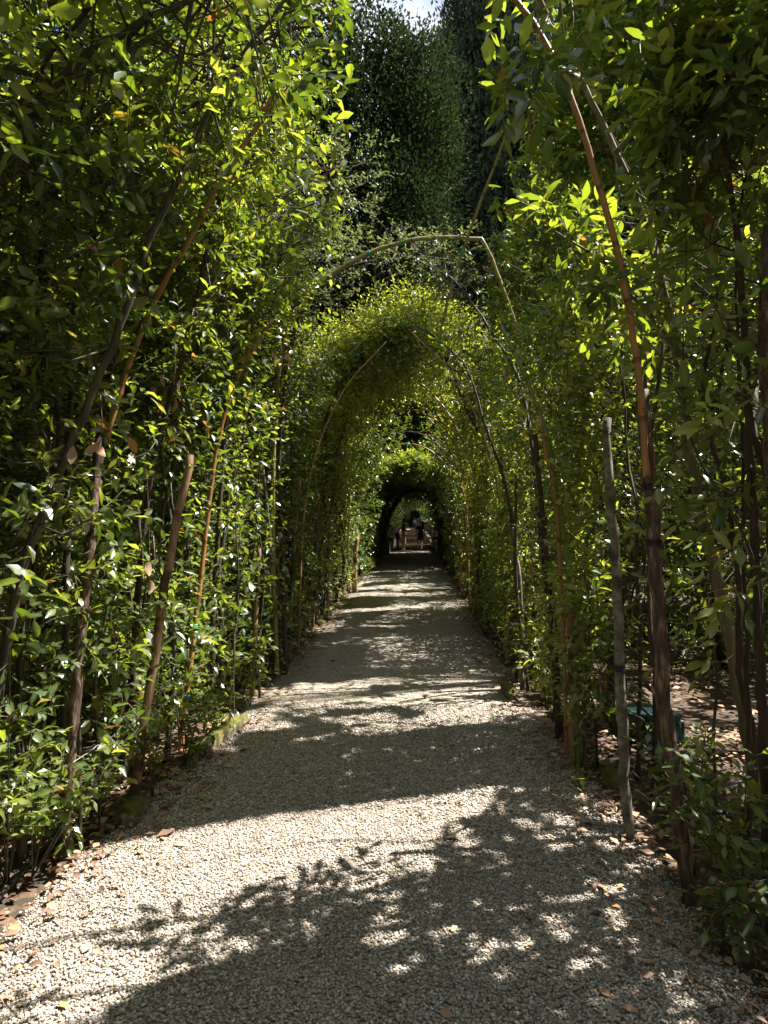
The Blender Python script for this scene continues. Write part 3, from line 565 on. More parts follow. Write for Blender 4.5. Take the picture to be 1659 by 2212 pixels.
for i, (cy0, cy1, bx, by, lab) in enumerate([(0, 4.6, 4.6, 3.2, 'tall laurel added right of the walk to shade the foreground gravel'), (4.6, 7.6, 4.9, 6.3, 'tall laurel added outside the right hedge to shade the first dark band'),
        (7.6, 11.2, 5.2, 9.3, 'tall laurel added above the dark right bushes to shade the middle of the walk'), (11.2, 15, 5.4, 12.9, 'tall shade laurel added beyond the dark right bushes'), (15, 20, 4.2, 17.5, 'tall dark shade laurel added right of the leafy dome, nearer of two'), (20, 99, 4.4, 22.5, 'tall dark shade laurel added right of the leafy dome, farther of two')]):
    root = empty('laurel_tree', (bx, by, gz(by))); tag(root, lab, 'tree', 'tall shade laurels added behind the right hedge')
    s = (Pc[:, 1] >= cy0) & (Pc[:, 1] < cy1) & ~low_; O = Pc[s]; O = O[rng.permutation(len(O))[:int((2600 if i == 0 else 4700 if i < 3 else 2600)*(min(cy1, 26)-max(cy0, 1.8))/3)]]
    wd, cr = Acc(), Acc(); q = resample([(bx, by, gz(by)-.05), (bx-.1, by+.05, 2.2), (bx+.1, by-.1, 4.2), (bx-.1, by, 6.8)], .3); add_tube(wd, q, np.linspace(.10, .03, len(q)), 8, .15)
    for e in O[(rng.random(len(O)) < .02) & keep_mask(O, True, False)]:
        a = q[min(len(q)-1, max(3, int(len(q)*(e[2]-1.2)/6.8)))]; add_tube(wd, np.array([a, a*.4+e*.6+[0, 0, .12], e]), [.014, .008, .003], 4)
    sprigs(cr, None, O, rng.normal(size=(len(O), 3)), rng.uniform(.12, .3, len(O)), 8, .115, .44, False, True, True, upb=1.2)
    wd.build('trunk', M['darkbark'], root, smooth=True); cr.build('crown', M['laurel'], root)
PL = Pc[low_]
for i in range(7):
    y0_ = 4.4+i*1.15; s = (PL[:, 1] >= y0_) & (PL[:, 1] < y0_+1.15+(9 if i == 6 else 0)) & (PL[:, 1] < 13); by = y0_+.55
    root = empty('laurel_tree', (1.72, by, gz(by))); tag(root, f'leafy sunlit laurel filling the outer face of the right hedge, {ORD[i]} from the front', 'tree', GR)
    O = PL[s]; O = O[rng.permutation(len(O))[:560 if i < 6 else 800]]; O = O[(vn(O[:, 1]+3, O[:, 2], .38, 33) > .3) | (rng.random(len(O)) < .3)]; wd, cr = Acc(), Acc(); q = resample([(1.72, by, gz(by)-.05), (1.76, by+.05, 1.4), (1.68, by-.05, 2.8), (1.7, by, 4.2)], .2); add_tube(wd, q, np.linspace(.024, .008, len(q)), 6, .15)
    for e in O[rng.random(len(O)) < .07]: a_ = q[int(np.clip(e[2]/4.2-.08, 0.05, .95)*(len(q)-1))]; add_tube(wd, np.array([a_, a_*.5+e*.5, e]), [.007, .005, .002], 3)
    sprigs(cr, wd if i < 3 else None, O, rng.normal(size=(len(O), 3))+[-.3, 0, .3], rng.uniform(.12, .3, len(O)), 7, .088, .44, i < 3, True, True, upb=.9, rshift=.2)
    wd.build('trunk', M['bark'], root, smooth=True); cr.build('crown', M['laurel'], root)
# ------------------------------------------------------------------ background trees
def bgtree(name, label, group, base, H, ells, nclump, per, ln, asp, mat, r0, cr_=.45, upb=.6, bark='darkbark', stretch=(1, 1, 1), cull=False, drop=0.):
    root = empty(name, base); tag(root, label, 'tree', group); base = np.array(base, float)
    wd, cr = Acc(), Acc(); q = resample([base-[0, 0, .1], base+[rng.normal(0, .1), 0, H*.3], base+[rng.normal(0, .2), rng.normal(0, .2), H*.6], base+[0, 0, H*.92]], .8)
    add_tube(wd, q, r0*np.linspace(1.1, .15, len(q)), 9, .12)
    vol = np.array([e[3]*e[4]*e[5] for e in ells])**.7; cnt = (nclump*vol/vol.sum()).astype(int)+1; C = []
    for e, n in zip(ells, cnt):
        d = norm(rng.normal(size=(n, 3))); C.append(base+np.array(e[:3])+d*(rng.random(n)**.38)[:, None]*np.array(e[3:]))
    C = np.vstack(C); C = C[C[:, 2] > base[2]+.15]
    for c in C[rng.random(len(C)) < .16]:
        a = q[int(np.clip((c[2]-base[2])/H*.75, .1, .9)*(len(q)-1))]; add_tube(wd, np.array([a, a*.45+c*.55-[0, 0, .1], c]), [r0*.3, r0*.16, .01], 5, .1)
    n = len(C)*per; P = np.repeat(C, per, 0); rad = np.repeat(rng.uniform(.55, 1.25, len(C))*cr_, per)
    off = rng.normal(size=(n, 3))*.55*rad[:, None]*np.array(stretch); P = P+off
    d = norm(off+rng.normal(size=(n, 3))*.4*rad[:, None]+np.array([0, 0, upb])*rad[:, None]); up = norm(rng.normal(size=(n, 3))*.6+[0, 0, .8])
    l = ln*rng.uniform(.6, 1.3, n); br = np.repeat(rng.random(len(C)), per)*.6+rng.random(n)*.35
    kp = keep_mask(P, cull, False)
    leaf_geo(cr, P[kp], d[kp], up[kp], l[kp], l[kp]*asp, False, br[kp])
    wd.build('trunk', M[bark], root, smooth=True); cr.build('crown', M[mat], root); return root
def G(x, y): return (x, y, float(gz(y)))
BG = 'tall background trees'
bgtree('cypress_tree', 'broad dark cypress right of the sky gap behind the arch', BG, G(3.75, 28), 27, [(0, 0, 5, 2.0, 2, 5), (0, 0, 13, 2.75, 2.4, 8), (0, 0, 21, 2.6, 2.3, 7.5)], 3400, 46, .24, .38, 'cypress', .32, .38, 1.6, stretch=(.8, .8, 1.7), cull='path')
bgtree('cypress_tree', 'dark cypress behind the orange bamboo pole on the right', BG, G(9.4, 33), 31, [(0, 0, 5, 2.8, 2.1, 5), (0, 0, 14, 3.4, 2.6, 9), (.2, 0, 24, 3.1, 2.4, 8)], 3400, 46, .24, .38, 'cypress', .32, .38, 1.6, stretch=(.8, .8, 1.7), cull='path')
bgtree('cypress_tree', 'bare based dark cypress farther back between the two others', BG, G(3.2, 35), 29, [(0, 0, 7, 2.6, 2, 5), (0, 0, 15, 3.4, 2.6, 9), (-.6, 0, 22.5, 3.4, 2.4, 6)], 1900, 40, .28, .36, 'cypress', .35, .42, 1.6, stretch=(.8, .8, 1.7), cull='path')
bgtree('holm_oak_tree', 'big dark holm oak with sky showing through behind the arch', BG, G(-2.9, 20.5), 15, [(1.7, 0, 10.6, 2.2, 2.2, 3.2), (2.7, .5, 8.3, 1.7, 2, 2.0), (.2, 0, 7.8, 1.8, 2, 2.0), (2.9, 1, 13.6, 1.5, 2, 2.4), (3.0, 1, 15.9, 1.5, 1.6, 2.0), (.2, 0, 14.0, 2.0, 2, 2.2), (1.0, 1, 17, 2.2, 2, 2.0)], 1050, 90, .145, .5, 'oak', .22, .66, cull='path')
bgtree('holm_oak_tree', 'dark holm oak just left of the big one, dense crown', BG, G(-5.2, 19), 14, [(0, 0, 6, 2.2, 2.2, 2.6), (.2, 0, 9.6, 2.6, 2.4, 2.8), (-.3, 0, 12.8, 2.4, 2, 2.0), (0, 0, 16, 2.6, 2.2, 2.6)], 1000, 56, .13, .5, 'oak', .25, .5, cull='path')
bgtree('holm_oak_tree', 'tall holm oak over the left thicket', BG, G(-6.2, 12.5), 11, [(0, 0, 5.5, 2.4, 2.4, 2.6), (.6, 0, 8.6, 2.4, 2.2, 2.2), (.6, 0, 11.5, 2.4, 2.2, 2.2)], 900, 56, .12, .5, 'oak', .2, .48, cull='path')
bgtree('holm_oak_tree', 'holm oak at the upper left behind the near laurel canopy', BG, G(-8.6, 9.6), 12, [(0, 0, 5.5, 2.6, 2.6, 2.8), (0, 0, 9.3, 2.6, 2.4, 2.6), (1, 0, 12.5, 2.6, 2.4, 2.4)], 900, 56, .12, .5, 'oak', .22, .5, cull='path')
v1 = bgtree('holm_oak_tree', 'holm oak in the wood left of the tunnel', 'holm oaks of the wood on both sides', G(-11, 17), 13, [(0, 0, 3.5, 2.8, 2.8, 3.2), (0, 0, 7, 3.2, 3.2, 3.4), (.5, 0, 10.6, 2.8, 2.6, 2.6)], 900, 50, .24, .5, 'oak', .28, .6)
v2 = bgtree('holm_oak_tree', 'holm oak in the wood right of the tunnel', 'holm oaks of the wood on both sides', G(12, 15), 12, [(0, 0, 3.2, 3, 3, 3), (.6, 0, 7.3, 3.2, 3.2, 3.2), (-.5, 0, 10.0, 2.6, 2.6, 2.2)], 900, 50, .24, .5, 'oak', .28, .6)
for (x, y) in [(-8, 24), (-14, 10), (-13, 24), (-5.5, 29), (-18, 16), (-9, 34), (-16, 32), (-10, 3), (-5.6, 40), (-5.8, 52), (-6, 66), (-12, 48), (-12, 66), (-22, 26), (-6, 82), (-6, 100), (-3.5, 118), (-16, 0), (-20, 44)]:
    copy_tree(v1, G(x, y), random.uniform(0, 6), random.uniform(.85, 1.2), label='holm oak in the wood left of the tunnel')
for (x, y) in [(9.5, 24), (14, 24), (9, 37), (6.8, 44), (14, 36), (6.5, 56), (7, 70), (13, 56), (7, 86), (7, 102), (3.5, 118), (0, 122), (19, 14), (20, 28), (18, 3), (13, 74), (21, 46)]:
    copy_tree(v2, G(x, y), random.uniform(0, 6), random.uniform(.85, 1.15), label='holm oak in the wood right of the tunnel')
for i, (x, y, h, lab) in enumerate([(-3.2, 32, 10, 'holm oak leaning over the tunnel from the left, nearer one'), (3.2, 40, 10, 'holm oak spreading over the tunnel from the right, nearer one'), (-3.0, 38, 11, 'holm oak leaning over the distant steps from the left')]):
    s_ = -1 if x > 0 else 1
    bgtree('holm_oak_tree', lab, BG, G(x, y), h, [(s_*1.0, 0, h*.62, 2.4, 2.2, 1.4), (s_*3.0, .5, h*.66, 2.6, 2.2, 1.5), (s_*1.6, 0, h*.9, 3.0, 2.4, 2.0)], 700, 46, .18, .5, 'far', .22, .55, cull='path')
for j, (x, y, sc_) in enumerate([(-2.6, 112, .5), (0.2, 114, .45), (2.6, 113, .5), (-1.2, 117, .7), (1.6, 118, .7)]):
    copy_tree(v2, (x, y, float(gz(y))-1.2), j*1.3, sc_, label='low dark crown closing the far end of the tunnel', group='crowns closing the far end')
# the tunnel and the wood go on behind the viewer
for k in range(14):
    y = .4-k*1.3
    for sd, word in ((-1, 'left'), (1, 'right')):
        if k > 2 or sd < 0:
            path = arch_path(sd, y, 6.4, xo=-2.1 if sd < 0 else 1.8, top=4.8, bend=2.6)
            if k < 6: lastb = laurel('laurel_tree', f'laurel of the {word} hedge behind the viewer', 'laurels behind the viewer', path, .04, 420, .7, ln=.15, k=8, hi=False, mat='far', bark='darkbark', twigs=False, slot=False, low=.1, stems=2, outw=sd*.5)
            else: copy_tree(lastb, (path[0][0], y, -.05), 0 if lastb.location.x*sd > 0 else math.pi)
for (x, y) in [(-6, -3), (-6.5, -9), (6.5, -4), (7, -10), (-1, -20), (4, -19), (-7, 2.5), (9.5, 4.5), (-9, 5.5), (-6, -16), (9, -2)]:
    copy_tree(v1 if x < 0 else v2, G(x, y), random.uniform(0, 6), random.uniform(.8, .95) if y < 0 else .72, label=f"holm oak in the wood {'left' if x < 0 else 'right'} of the tunnel")
# ------------------------------------------------------------------ stakes, canes and arches
def stake(name, label, pix, d0, d1, r0, r1, mat, rough=.2, cat='stake', ties=(), group=None, jit=.004):
    ds = np.linspace(d0, d1, len(pix)); pts = np.array([PX(a, b, d) for (a, b), d in zip(pix, ds)])
    pts[0, 2] = gz(pts[0, 1])-.05 if pix[0][1] > 1200 else pts[0, 2]
    q = resample(pts, .10); q = q+rng.normal(0, jit, q.shape)
    root = empty(name, q[0]); tag(root, label, cat, group); a = Acc(); r = np.linspace(r0, r1, len(q))
    if cat == 'cane' or 'bamboo' in mat:
        L_ = np.concatenate([[0], np.cumsum(np.linalg.norm(np.diff(q, axis=0), axis=1))]); r = r*(1+.10*np.exp(-((L_*3.6) % 1-.0)**2/.006))
    add_tube(a, q, r, 12, rough); a.build('pole' if cat == 'stake' else 'cane', M[mat], root, smooth=True)
    for t, c in ties:
        i = int(t*(len(q)-2)); m = (q[i+1]-q[i])/np.linalg.norm(q[i+1]-q[i]); b = Acc()
        for w_ in range(3): add_tube(b, np.array([q[i]+m*(.012*w_-.006), q[i]+m*(.012*w_+.002)]), r[i]*1.22+.0015, 10)
        b.build('tie', M[c], root)
    return root
stake('wooden_stake', 'thick dark brown stake nearest on the right, bamboo tied to it', [(1490, 1915), (1470, 1750), (1440, 1560), (1425, 1330), (1408, 1100), (1388, 845)], 3.12, 3.3, .036, .030, 'redbark', .28, ties=[(.72, 'blacktie'), (.86, 'blacktie')])
stake('bamboo_cane', 'long orange bamboo curving overhead from the dark right stake', [(1398, 1030), (1384, 850), (1365, 700), (1330, 530), (1290, 390), (1250, 260), (1205, 140), (1150, 50), (1080, -40), (980, -120)], 3.15, 3.1, .0165, .013, 'bamboo', .05, 'cane', jit=.002)
stake('wooden_stake', 'pale mottled stake with a cut top on the right', [(1358, 1792), (1345, 1600), (1335, 1300), (1320, 1080), (1310, 905)], 3.75, 3.95, .029, .025, 'pale', .15, ties=[(.45, 'blacktie')])
stake('wooden_stake', 'orange brown stake on the right with green bamboo tied on', [(1238, 1640), (1236, 1500), (1230, 1300)], 4.95, 5.0, .027, .025, 'peeled', .08, ties=[(.5, 'blacktie'), (.9, 'blacktie')])
stake('bamboo_cane', 'green bamboo tied to the orange brown stake on the right', [(1250, 1480), (1235, 1300), (1212, 1120), (1190, 980), (1165, 890), (1120, 780), (1080, 700)], 4.9, 5.6, .024, .014, 'bamboo_green', .05, 'cane', jit=.002)
stake('bamboo_cane', 'yellow bamboo beside the green one in the right hedge', [(1222, 1300), (1205, 1130), (1180, 980), (1165, 900)], 5.1, 5.2, .016, .014, 'bamboo', .05, 'cane', jit=.002)
stake('wooden_stake', 'dark stake left of the orange brown one on the right', [(1208, 1583), (1200, 1400), (1180, 1200), (1165, 1040), (1155, 940)], 5.6, 5.8, .026, .022, 'darkbark', .2)
stake('wooden_stake', 'pale brown stake in the right hedge with pale leaves round it', [(1128, 1445), (1124, 1300), (1110, 1140)], 7.4, 7.5, .03, .026, 'pale', .15)
stake('wooden_stake', 'red brown stake nearest on the left with peeling bark', [(138, 1850), (152, 1650), (172, 1400), (190, 1230), (205, 1050), (218, 940)], 3.42, 3.55, .031, .028, 'redbark', .3, ties=[(.8, 'blacktie')])
stake('bamboo_cane', 'orange bamboo rising from the red brown left stake', [(228, 960), (258, 850), (300, 730), (345, 630), (400, 530), (455, 430), (520, 320), (620, 190)], 3.55, 3.7, .017, .013, 'bamboo', .05, 'cane', jit=.002)
stake('wooden_stake', 'leaning stake of peeled light brown wood on the left', [(284, 1738), (312, 1560), (345, 1330), (372, 1180), (395, 1060), (412, 985)], 4.1, 4.3, .031, .026, 'peeled', .12)
stake('bamboo_cane', 'orange bamboo rising from the mossy edge stone on the left', [(390, 1622), (405, 1480), (430, 1280), (452, 1090), (475, 940), (520, 800), (590, 690)], 5.1, 5.6, .022, .015, 'bamboo', .05, 'cane', ties=[(.15, 'tie'), (.3, 'tie')], jit=.002)
stake('wooden_stake', 'thin dark stake behind the left orange bamboo', [(455, 1560), (462, 1300), (478, 1050), (490, 900)], 6.0, 6.1, .024, .02, 'darkbark', .2)
stake('wooden_stake', 'sunlit brown stake low on the left, sixth along the edge', [(545, 1500), (552, 1350), (560, 1180)], 6.9, 7.0, .026, .022, 'peeled', .2)
stake('wooden_stake', 'orange stake by the dark left hedge far along the walk', [(765, 1258), (768, 1200), (771, 1160)], 17.2, 17.3, .06, .05, 'peeled', .1)
stake('wooden_stake', 'orange stake by the right hedge far along the walk', [(1000, 1262), (995, 1215), (990, 1170)], 16.5, 16.6, .045, .04, 'peeled', .1)
# the bamboo arch with the bent top, and the long thin rod tied to it
stake('bamboo_arch', 'olive bamboo arch with a sharp kink at its crown', [(600, 1466), (590, 1200), (594, 900), (620, 720), (690, 615), (780, 555), (865, 524), (940, 513), (1030, 516), (1042, 520), (1062, 560), (1092, 640), (1118, 720), (1142, 860), (1150, 1100), (1140, 1440)], 7.9, 7.9, .028, .022, 'bamboo_olive', .05, 'arch', ties=[(.46, 'tie'), (.53, 'tie'), (.5, 'tie')], jit=.002)
stake('bamboo_cane', 'long thin straight rod tied across the crown of the arch', [(948, 740), (975, 620), (1010, 512), (1052, 400), (1095, 290), (1130, 215), (1165, 90), (1190, -30)], 7.9, 6.2, .018, .012, 'bamboo_olive', .05, 'cane', ties=[(.02, 'tie'), (.3, 'tie')], jit=.003)
for i, (y, zt, hw, mt, lab) in enumerate([(11.6, 5.3, 1.5, 'bamboo_olive', 'tan cane arch at the mouth of the leafy tunnel'), 
        (16, 4.5, 1.42, 'bamboo', 'tan cane arch deep in the first leafy dome'), (19, 4.0, 1.4, 'bamboo', 'first tan cane arch past the leafy dome'), (23, 3.9, 1.4, 'bamboo', 'second tan cane arch past the leafy dome'), (27.5, 3.9, 1.45, 'bamboo_olive', 'thin olive cane arch before the dark tunnel')]):
    th = np.linspace(0, math.pi, 15); sk = rng.uniform(-.12, .12)
    pts = [(-.22-hw*1.06, y, float(gz(y))-.05)]+[(-.22-hw*math.cos(t)+sk*math.sin(t), y+.1*math.sin(t*2), float(gz(y))+2.3+(zt-2.3)*math.sin(t)**.9) for t in th]+[(-.22+hw*1.08, y, float(gz(y))-.05)]
    q = resample(pts, .12); root = empty('bamboo_arch', q[0]); tag(root, lab, 'arch', 'cane arches over the walk'); a = Acc(); add_tube(a, q, .015 if y < 15 else .018, 8, .05); a.build('cane', M[mt], root, smooth=True)
    b = Acc(); m = len(q)//2; add_tube(b, q[m:m+2], .028, 8); b.build('tie', M['tie'], root)
# slanting canes that lean with the tunnel walls
for i, (sd, y, dy, lab) in enumerate([(-1, 9.4, 1.0, 'thin cane leaning along the left tunnel wall, nearer one'), (-1, 12.6, 1.2, 'thin cane leaning along the left tunnel wall, middle one'), (-1, 15.4, 1.4, 'thin cane leaning along the left tunnel wall, farthest one'), (1, 8.8, 1.1, 'thin cane leaning along the right tunnel wall, nearer one'), (1, 11.4, 1.3, 'thin cane leaning along the right tunnel wall, middle one'), (1, 14.6, 1.2, 'thin cane leaning along the right tunnel wall, farthest one')]):
    g0 = float(gz(y)); xo = -1.62 if sd < 0 else 1.2; q = resample([(xo, y, g0-.05), (xo-sd*.05, y+dy*.4, g0+2.3), (xo-sd*.5, y+dy*.8, g0+3.8), (-.22+sd*.2, y+dy, g0+4.7)], .12)
    root = empty('bamboo_cane', q[0]); tag(root, lab, 'cane', 'thin canes in the tunnel walls'); a = Acc(); add_tube(a, q, np.linspace(.02, .012, len(q)), 8, .05); a.build('cane', M['bamboo'], root, smooth=True)
# row of thin upright rods further along both walls
k = 0
for sd, word in ((-1, 'left'), (1, 'right')):
    for j, y in enumerate(np.arange(7.6, 19, 1.9)):
        y = y+rng.uniform(-.3, .3); x = (-1.72 if sd < 0 else 1.28)+rng.uniform(-.06, .06); g0 = float(gz(y)); h = rng.uniform(1.9, 3.0)
        q = resample([(x, y, g0-.05), (x-sd*rng.uniform(-.05, .12), y+rng.uniform(-.1, .1), g0+h*.5), (x-sd*rng.uniform(0, .25), y+rng.uniform(-.2, .2), g0+h)], .15)
        root = empty('wooden_stake', q[0]); tag(root, f'upright stake in the {word} tunnel wall, {ORD[j]} beyond the kinked arch', 'stake', 'stakes holding up the tunnel walls'); a = Acc(); add_tube(a, q, np.linspace(.022, .017, len(q)), 7, .2)
        a.build('pole', M[random.choice(['peeled', 'pale', 'darkbark', 'peeled'])], root, smooth=True)
# ------------------------------------------------------------------ edging stones
def stone_mesh(seed, sx, sy, sz):
    bm = bmesh.new(); bmesh.ops.create_cube(bm, size=1); bmesh.ops.bevel(bm, geom=bm.edges[:], offset=.16, segments=2, affect='EDGES')
    bmesh.ops.subdivide_edges(bm, edges=[e for e in bm.edges if e.calc_length() > .3], cuts=5, use_grid_fill=True)
    for v in bm.verts:
        n_ = float(vn(v.co.x*3+seed*7, v.co.y*3+v.co.z*2, .5, seed))-.5; v.co *= 1+.28*n_; v.co.z += .10*(float(vn(v.co.x*3, v.co.y*3+9*seed, .4, seed+3))-.5)
        v.co.x *= sx; v.co.y *= sy; v.co.z *= sz
    me = bpy.data.meshes.new('edging_stone'); bm.to_mesh(me); bm.free(); me.polygons.foreach_set('use_smooth', np.ones(len(me.polygons), bool)); me.materials.append(M['mossy']); return me
sm = [stone_mesh(s, a, b, c) for s, (a, b, c) in enumerate([(.13, .38, .11), (.15, .30, .09), (.11, .44, .10), (.14, .24, .12)])]
def put_stone(me, x, y, z, rz, label, group='edging stones along the walk', sc=(1, 1, 1)):
    o = bpy.data.objects.new('edging_stone', me); COL.objects.link(o); o.location = (x, y, float(gz(y))+z); o.rotation_euler = (rng.normal(0, .06), rng.normal(0, .1), rz); o.scale = sc
    return tag(o, label, 'stone', group)
for sd, word in ((-1, 'left'), (1, 'right')):
    y = 5.9 if sd < 0 else 4.6
    kk = -1
    while y < 31:
        if rng.random() < .8:
            kk += 1; put_stone(random.choice(sm), (-1.70 if sd < 0 else 1.30)+rng.normal(0, .03), y, rng.uniform(-.02, .03), rng.normal(0, .12), f'low mossy stone sunk along the {word} edge of the walk, {ordn(kk)} from the front')
        y += rng.uniform(.42, .75)
b = PX(470, 1598, 5.35); put_stone(sm[2], b[0], b[1], .03, -.15, 'longest edging stone, yellow with moss, by the left orange bamboo', sc=(1.2, 2.3, 1.3))
b = PX(190, 1885, 3.22); put_stone(sm[1], b[0], b[1], -.05, 1.0, 'flat moss patch stone in the sunlit gravel, upper of two', sc=(.7, .65, .7))
b = PX(112, 1940, 3.0); put_stone(sm[3], b[0], b[1], -.07, .8, 'flat moss patch stone in the sunlit gravel, lower of two', sc=(.8, .75, 1))
b = PX(290, 1765, 3.95); put_stone(sm[0], b[0], b[1], .02, .2, 'dark mossy stone at the foot of the peeled stake')
b = PX(1090, 1490, 7.1); put_stone(sm[2], b[0]+.05, b[1], .03, .05, 'dark mossy block on the right edge opposite the lit band', sc=(1.2, 1.1, 1.3))
# ------------------------------------------------------------------ leaf litter
def litter(n, hi, xr, yr_, ln, f):
    x = rng.uniform(*xr, n); y = rng.uniform(*yr_, n); e = np.abs(x+.22); dens = np.clip((e-.95)/.5, .014, 1)*f; dens = np.where((x > .4) & (y < 3.6), np.maximum(dens, .07), dens)
    k = rng.random(n) < dens; x, y = x[k], y[k]; n = len(x); onp = np.abs(x+.22) < 1.5; zt = np.where(onp, gz(y)+.024, gz(y)+np.clip((np.abs(x+.22)-1.35)*.06, .012, .04))
    a = rng.uniform(0, 6.28, n); d = np.stack([np.cos(a), np.sin(a), rng.normal(.05, .12, n)], -1); up = norm(np.stack([rng.normal(0, .3, n), rng.normal(0, .3, n), np.ones(n)], -1))
    l = ln*rng.uniform(.6, 1.2, n); leaf_geo(acc, np.stack([x, y, zt], -1), d, up, l, l*rng.uniform(.38, .6, n), hi)
acc = Acc(); litter(13000, True, (-3.4, 3.6), (1.8, 6), .054, .62); litter(22000, False, (-6, 7), (3.5, 16), .09, .7)
g = acc.build('leaf_litter', M['dry'], smooth=False); tag(g, 'brown and tan fallen leaves lying along both edges of the walk', 'leaf litter', kind='stuff')
# dead leaves caught in the hedge
for i, (a, b, d, n, lab) in enumerate([(605, 780, 6.0, 7, 'bunch of brown dead leaves hanging high in the left hedge'), (375, 830, 3.4, 3, 'orange dead leaf hanging against the dark left hedge'), (215, 960, 2.9, 4, 'curled brown leaves caught beside the red brown stake'), (330, 1245, 3.6, 2, 'rust leaf caught low between the left stakes'), (1235, 85, 3.1, 2, 'yellow orange leaf high beside the overhead bamboo'), (950, 880, 9.5, 6, 'brown dead sprig under the right side of the tunnel mouth'), (1430, 1480, 3.6, 3, 'orange dead leaf low in front of the dark stake')]):
    c = PX(a, b, d); root = Acc(); leaf_geo(root, c+rng.normal(0, .045, (n, 3)), rng.normal(0, .4, (n, 3))-[0, 0, 1], rng.normal(size=(n, 3)), np.full(n, .085), np.full(n, .045), True, rng.uniform(.5, 1, n))
    add_tube(root, np.array([c+[0, 0, .22], c+[.01, 0, .1], c]), [.0025, .002, .0015], 4)
    o = root.build('dead_leaf_sprig', M['dry']); tag(o, lab, 'dead leaves')
# ------------------------------------------------------------------ valve box, hoses, wire
b = PX(1398, 1535, 5.65); bx, by = b[0], b[1]; root = empty('valve_box', (bx, by, gz(by))); tag(root, 'low irrigation valve box with a teal lid among the right trees', 'valve box')
def rbox(w, dd, h, bev, seg=3):
    bm = bmesh.new(); bmesh.ops.create_cube(bm, size=1)
    for v in bm.verts: v.co.x *= w; v.co.y *= dd; v.co.z *= h; v.co.z += h/2
    bmesh.ops.bevel(bm, geom=[e for e in bm.edges if abs(e.verts[0].co.z-e.verts[1].co.z) > h*.5], offset=bev, segments=seg, affect='EDGES')
    bmesh.ops.bevel(bm, geom=[e for e in bm.edges if e.verts[0].co.z > h*.9 and e.verts[1].co.z > h*.9], offset=.008, segments=2, affect='EDGES'); return bm
bm = rbox(.36, .44, .19, .05)
for v in bm.verts: f = 1+.22*(1-v.co.z/.19); v.co.x *= f; v.co.y *= f
for j in range(9):
    r_ = bmesh.ops.create_cube(bm, size=1, matrix=Matrix.Translation((-.16+.04*j, -.232, .12)) @ Matrix.Diagonal((.014, .02, .09, 1)))
me = bpy.data.meshes.new('body'); bm.to_mesh(me); bm.free(); o = link_mesh('body', me, M['box']); o.parent = root; root.rotation_euler = (R(-3), R(2), .25)
bm = rbox(.385, .465, .03, .055)
bmesh.ops.translate(bm, verts=bm.verts[:], vec=(0, 0, .192)); bmesh.ops.create_cube(bm, size=1, matrix=Matrix.Translation((0, -.12, .224)) @ Matrix.Diagonal((.09, .03, .008, 1)))
for j in range(7): bmesh.ops.create_cube(bm, size=1, matrix=Matrix.Translation((0, -.06+.035*j, .2235)) @ Matrix.Diagonal((.28, .008, .005, 1)))
me = bpy.data.meshes.new('lid'); bm.to_mesh(me); bm.free(); o = link_mesh('lid', me, M['lid']); o.parent = root
def ground_line(name, pts, r, mat, label, cat):
    q = resample([(x, y, float(gz(y))+z) for x, y, z in pts], .06); q[:, 2] += rng.normal(0, .002, len(q)); a = Acc(); add_tube(a, q, r, 8); o = a.build(name, M[mat], smooth=True); tag(o, label, cat)
hp = [PX(a, b, d) for a, b, d in [(1455, 1590, 5.2), (1480, 1640, 4.75), (1530, 1700, 4.3), (1570, 1745, 4.0), (1640, 1800, 3.6)]]
ground_line('hose', [(h[0], h[1], .05) for h in hp], .016, 'hose', 'thick black hose curving over the soil at the right border', 'hose')
hp = [PX(a, b, d) for a, b, d in [(1340, 1560, 5.6), (1440, 1620, 5.0), (1500, 1690, 4.4), (1660, 1640, 4.6)]]
ground_line('hose', [(h[0], h[1], .055) for h in hp], .010, 'hose', 'thin black drip hose lying behind the pale right stake', 'hose')
hp = [PX(a, b, d) for a, b, d in [(-40, 1990, 2.8), (20, 1905, 3.05), (70, 1860, 3.3), (140, 1800, 3.7)]]
ground_line('hose', [(h[0], h[1], .03) for h in hp], .010, 'hose', 'black drip hose at the lower left border of the gravel', 'hose')
q = resample([PX(60, 1700, 3.3), PX(110, 1668, 3.35), PX(160, 1645, 3.4), PX(250, 1585, 3.7)], .03); a = Acc(); add_tube(a, q+rng.normal(0, .0015, q.shape), .0016, 5); o = a.build('wire', M['wire']); tag(o, 'thin pale wire stretched past the red brown left stake', 'wire')
# ------------------------------------------------------------------ stepped stone parapets
for sd, word, x0, ystart in ((-1, 'left', -1.46, 34.5), (1, 'right', 1.40, 33.0)):
    for j in range(9):
        y = ystart+j*1.45; g0 = float(gz(y)); root = empty('stone_parapet', (x0, y, g0))
        tag(root, f'mossy stepped parapet block on the {word} of the distant steps, {ORD[j]} from the front', 'parapet', 'stepped parapet blocks beside the distant steps')
        h = .56+.03*(j % 2)
        for nm, w_, l_, z0, z1 in (('pier', .40, 1.36, -.3, h-.07), ('cap', .48, 1.43, h-.068, h)):
            bm = bmesh.new(); bmesh.ops.create_cube(bm, size=1)
            for v in bm.verts: v.co = Vector((v.co.x*w_, v.co.y*l_+.7, z0+(v.co.z+.5)*(z1-z0)))
            bmesh.ops.bevel(bm, geom=bm.edges[:], offset=.02, segments=2, affect='EDGES')
            for v in bm.verts: v.co += Vector(rng.normal(0, .006, 3))
            me = bpy.data.meshes.new(nm); bm.to_mesh(me); bm.free(); o = link_mesh(nm, me, M['mossy' if nm == 'cap' else 'stone']); o.parent = root
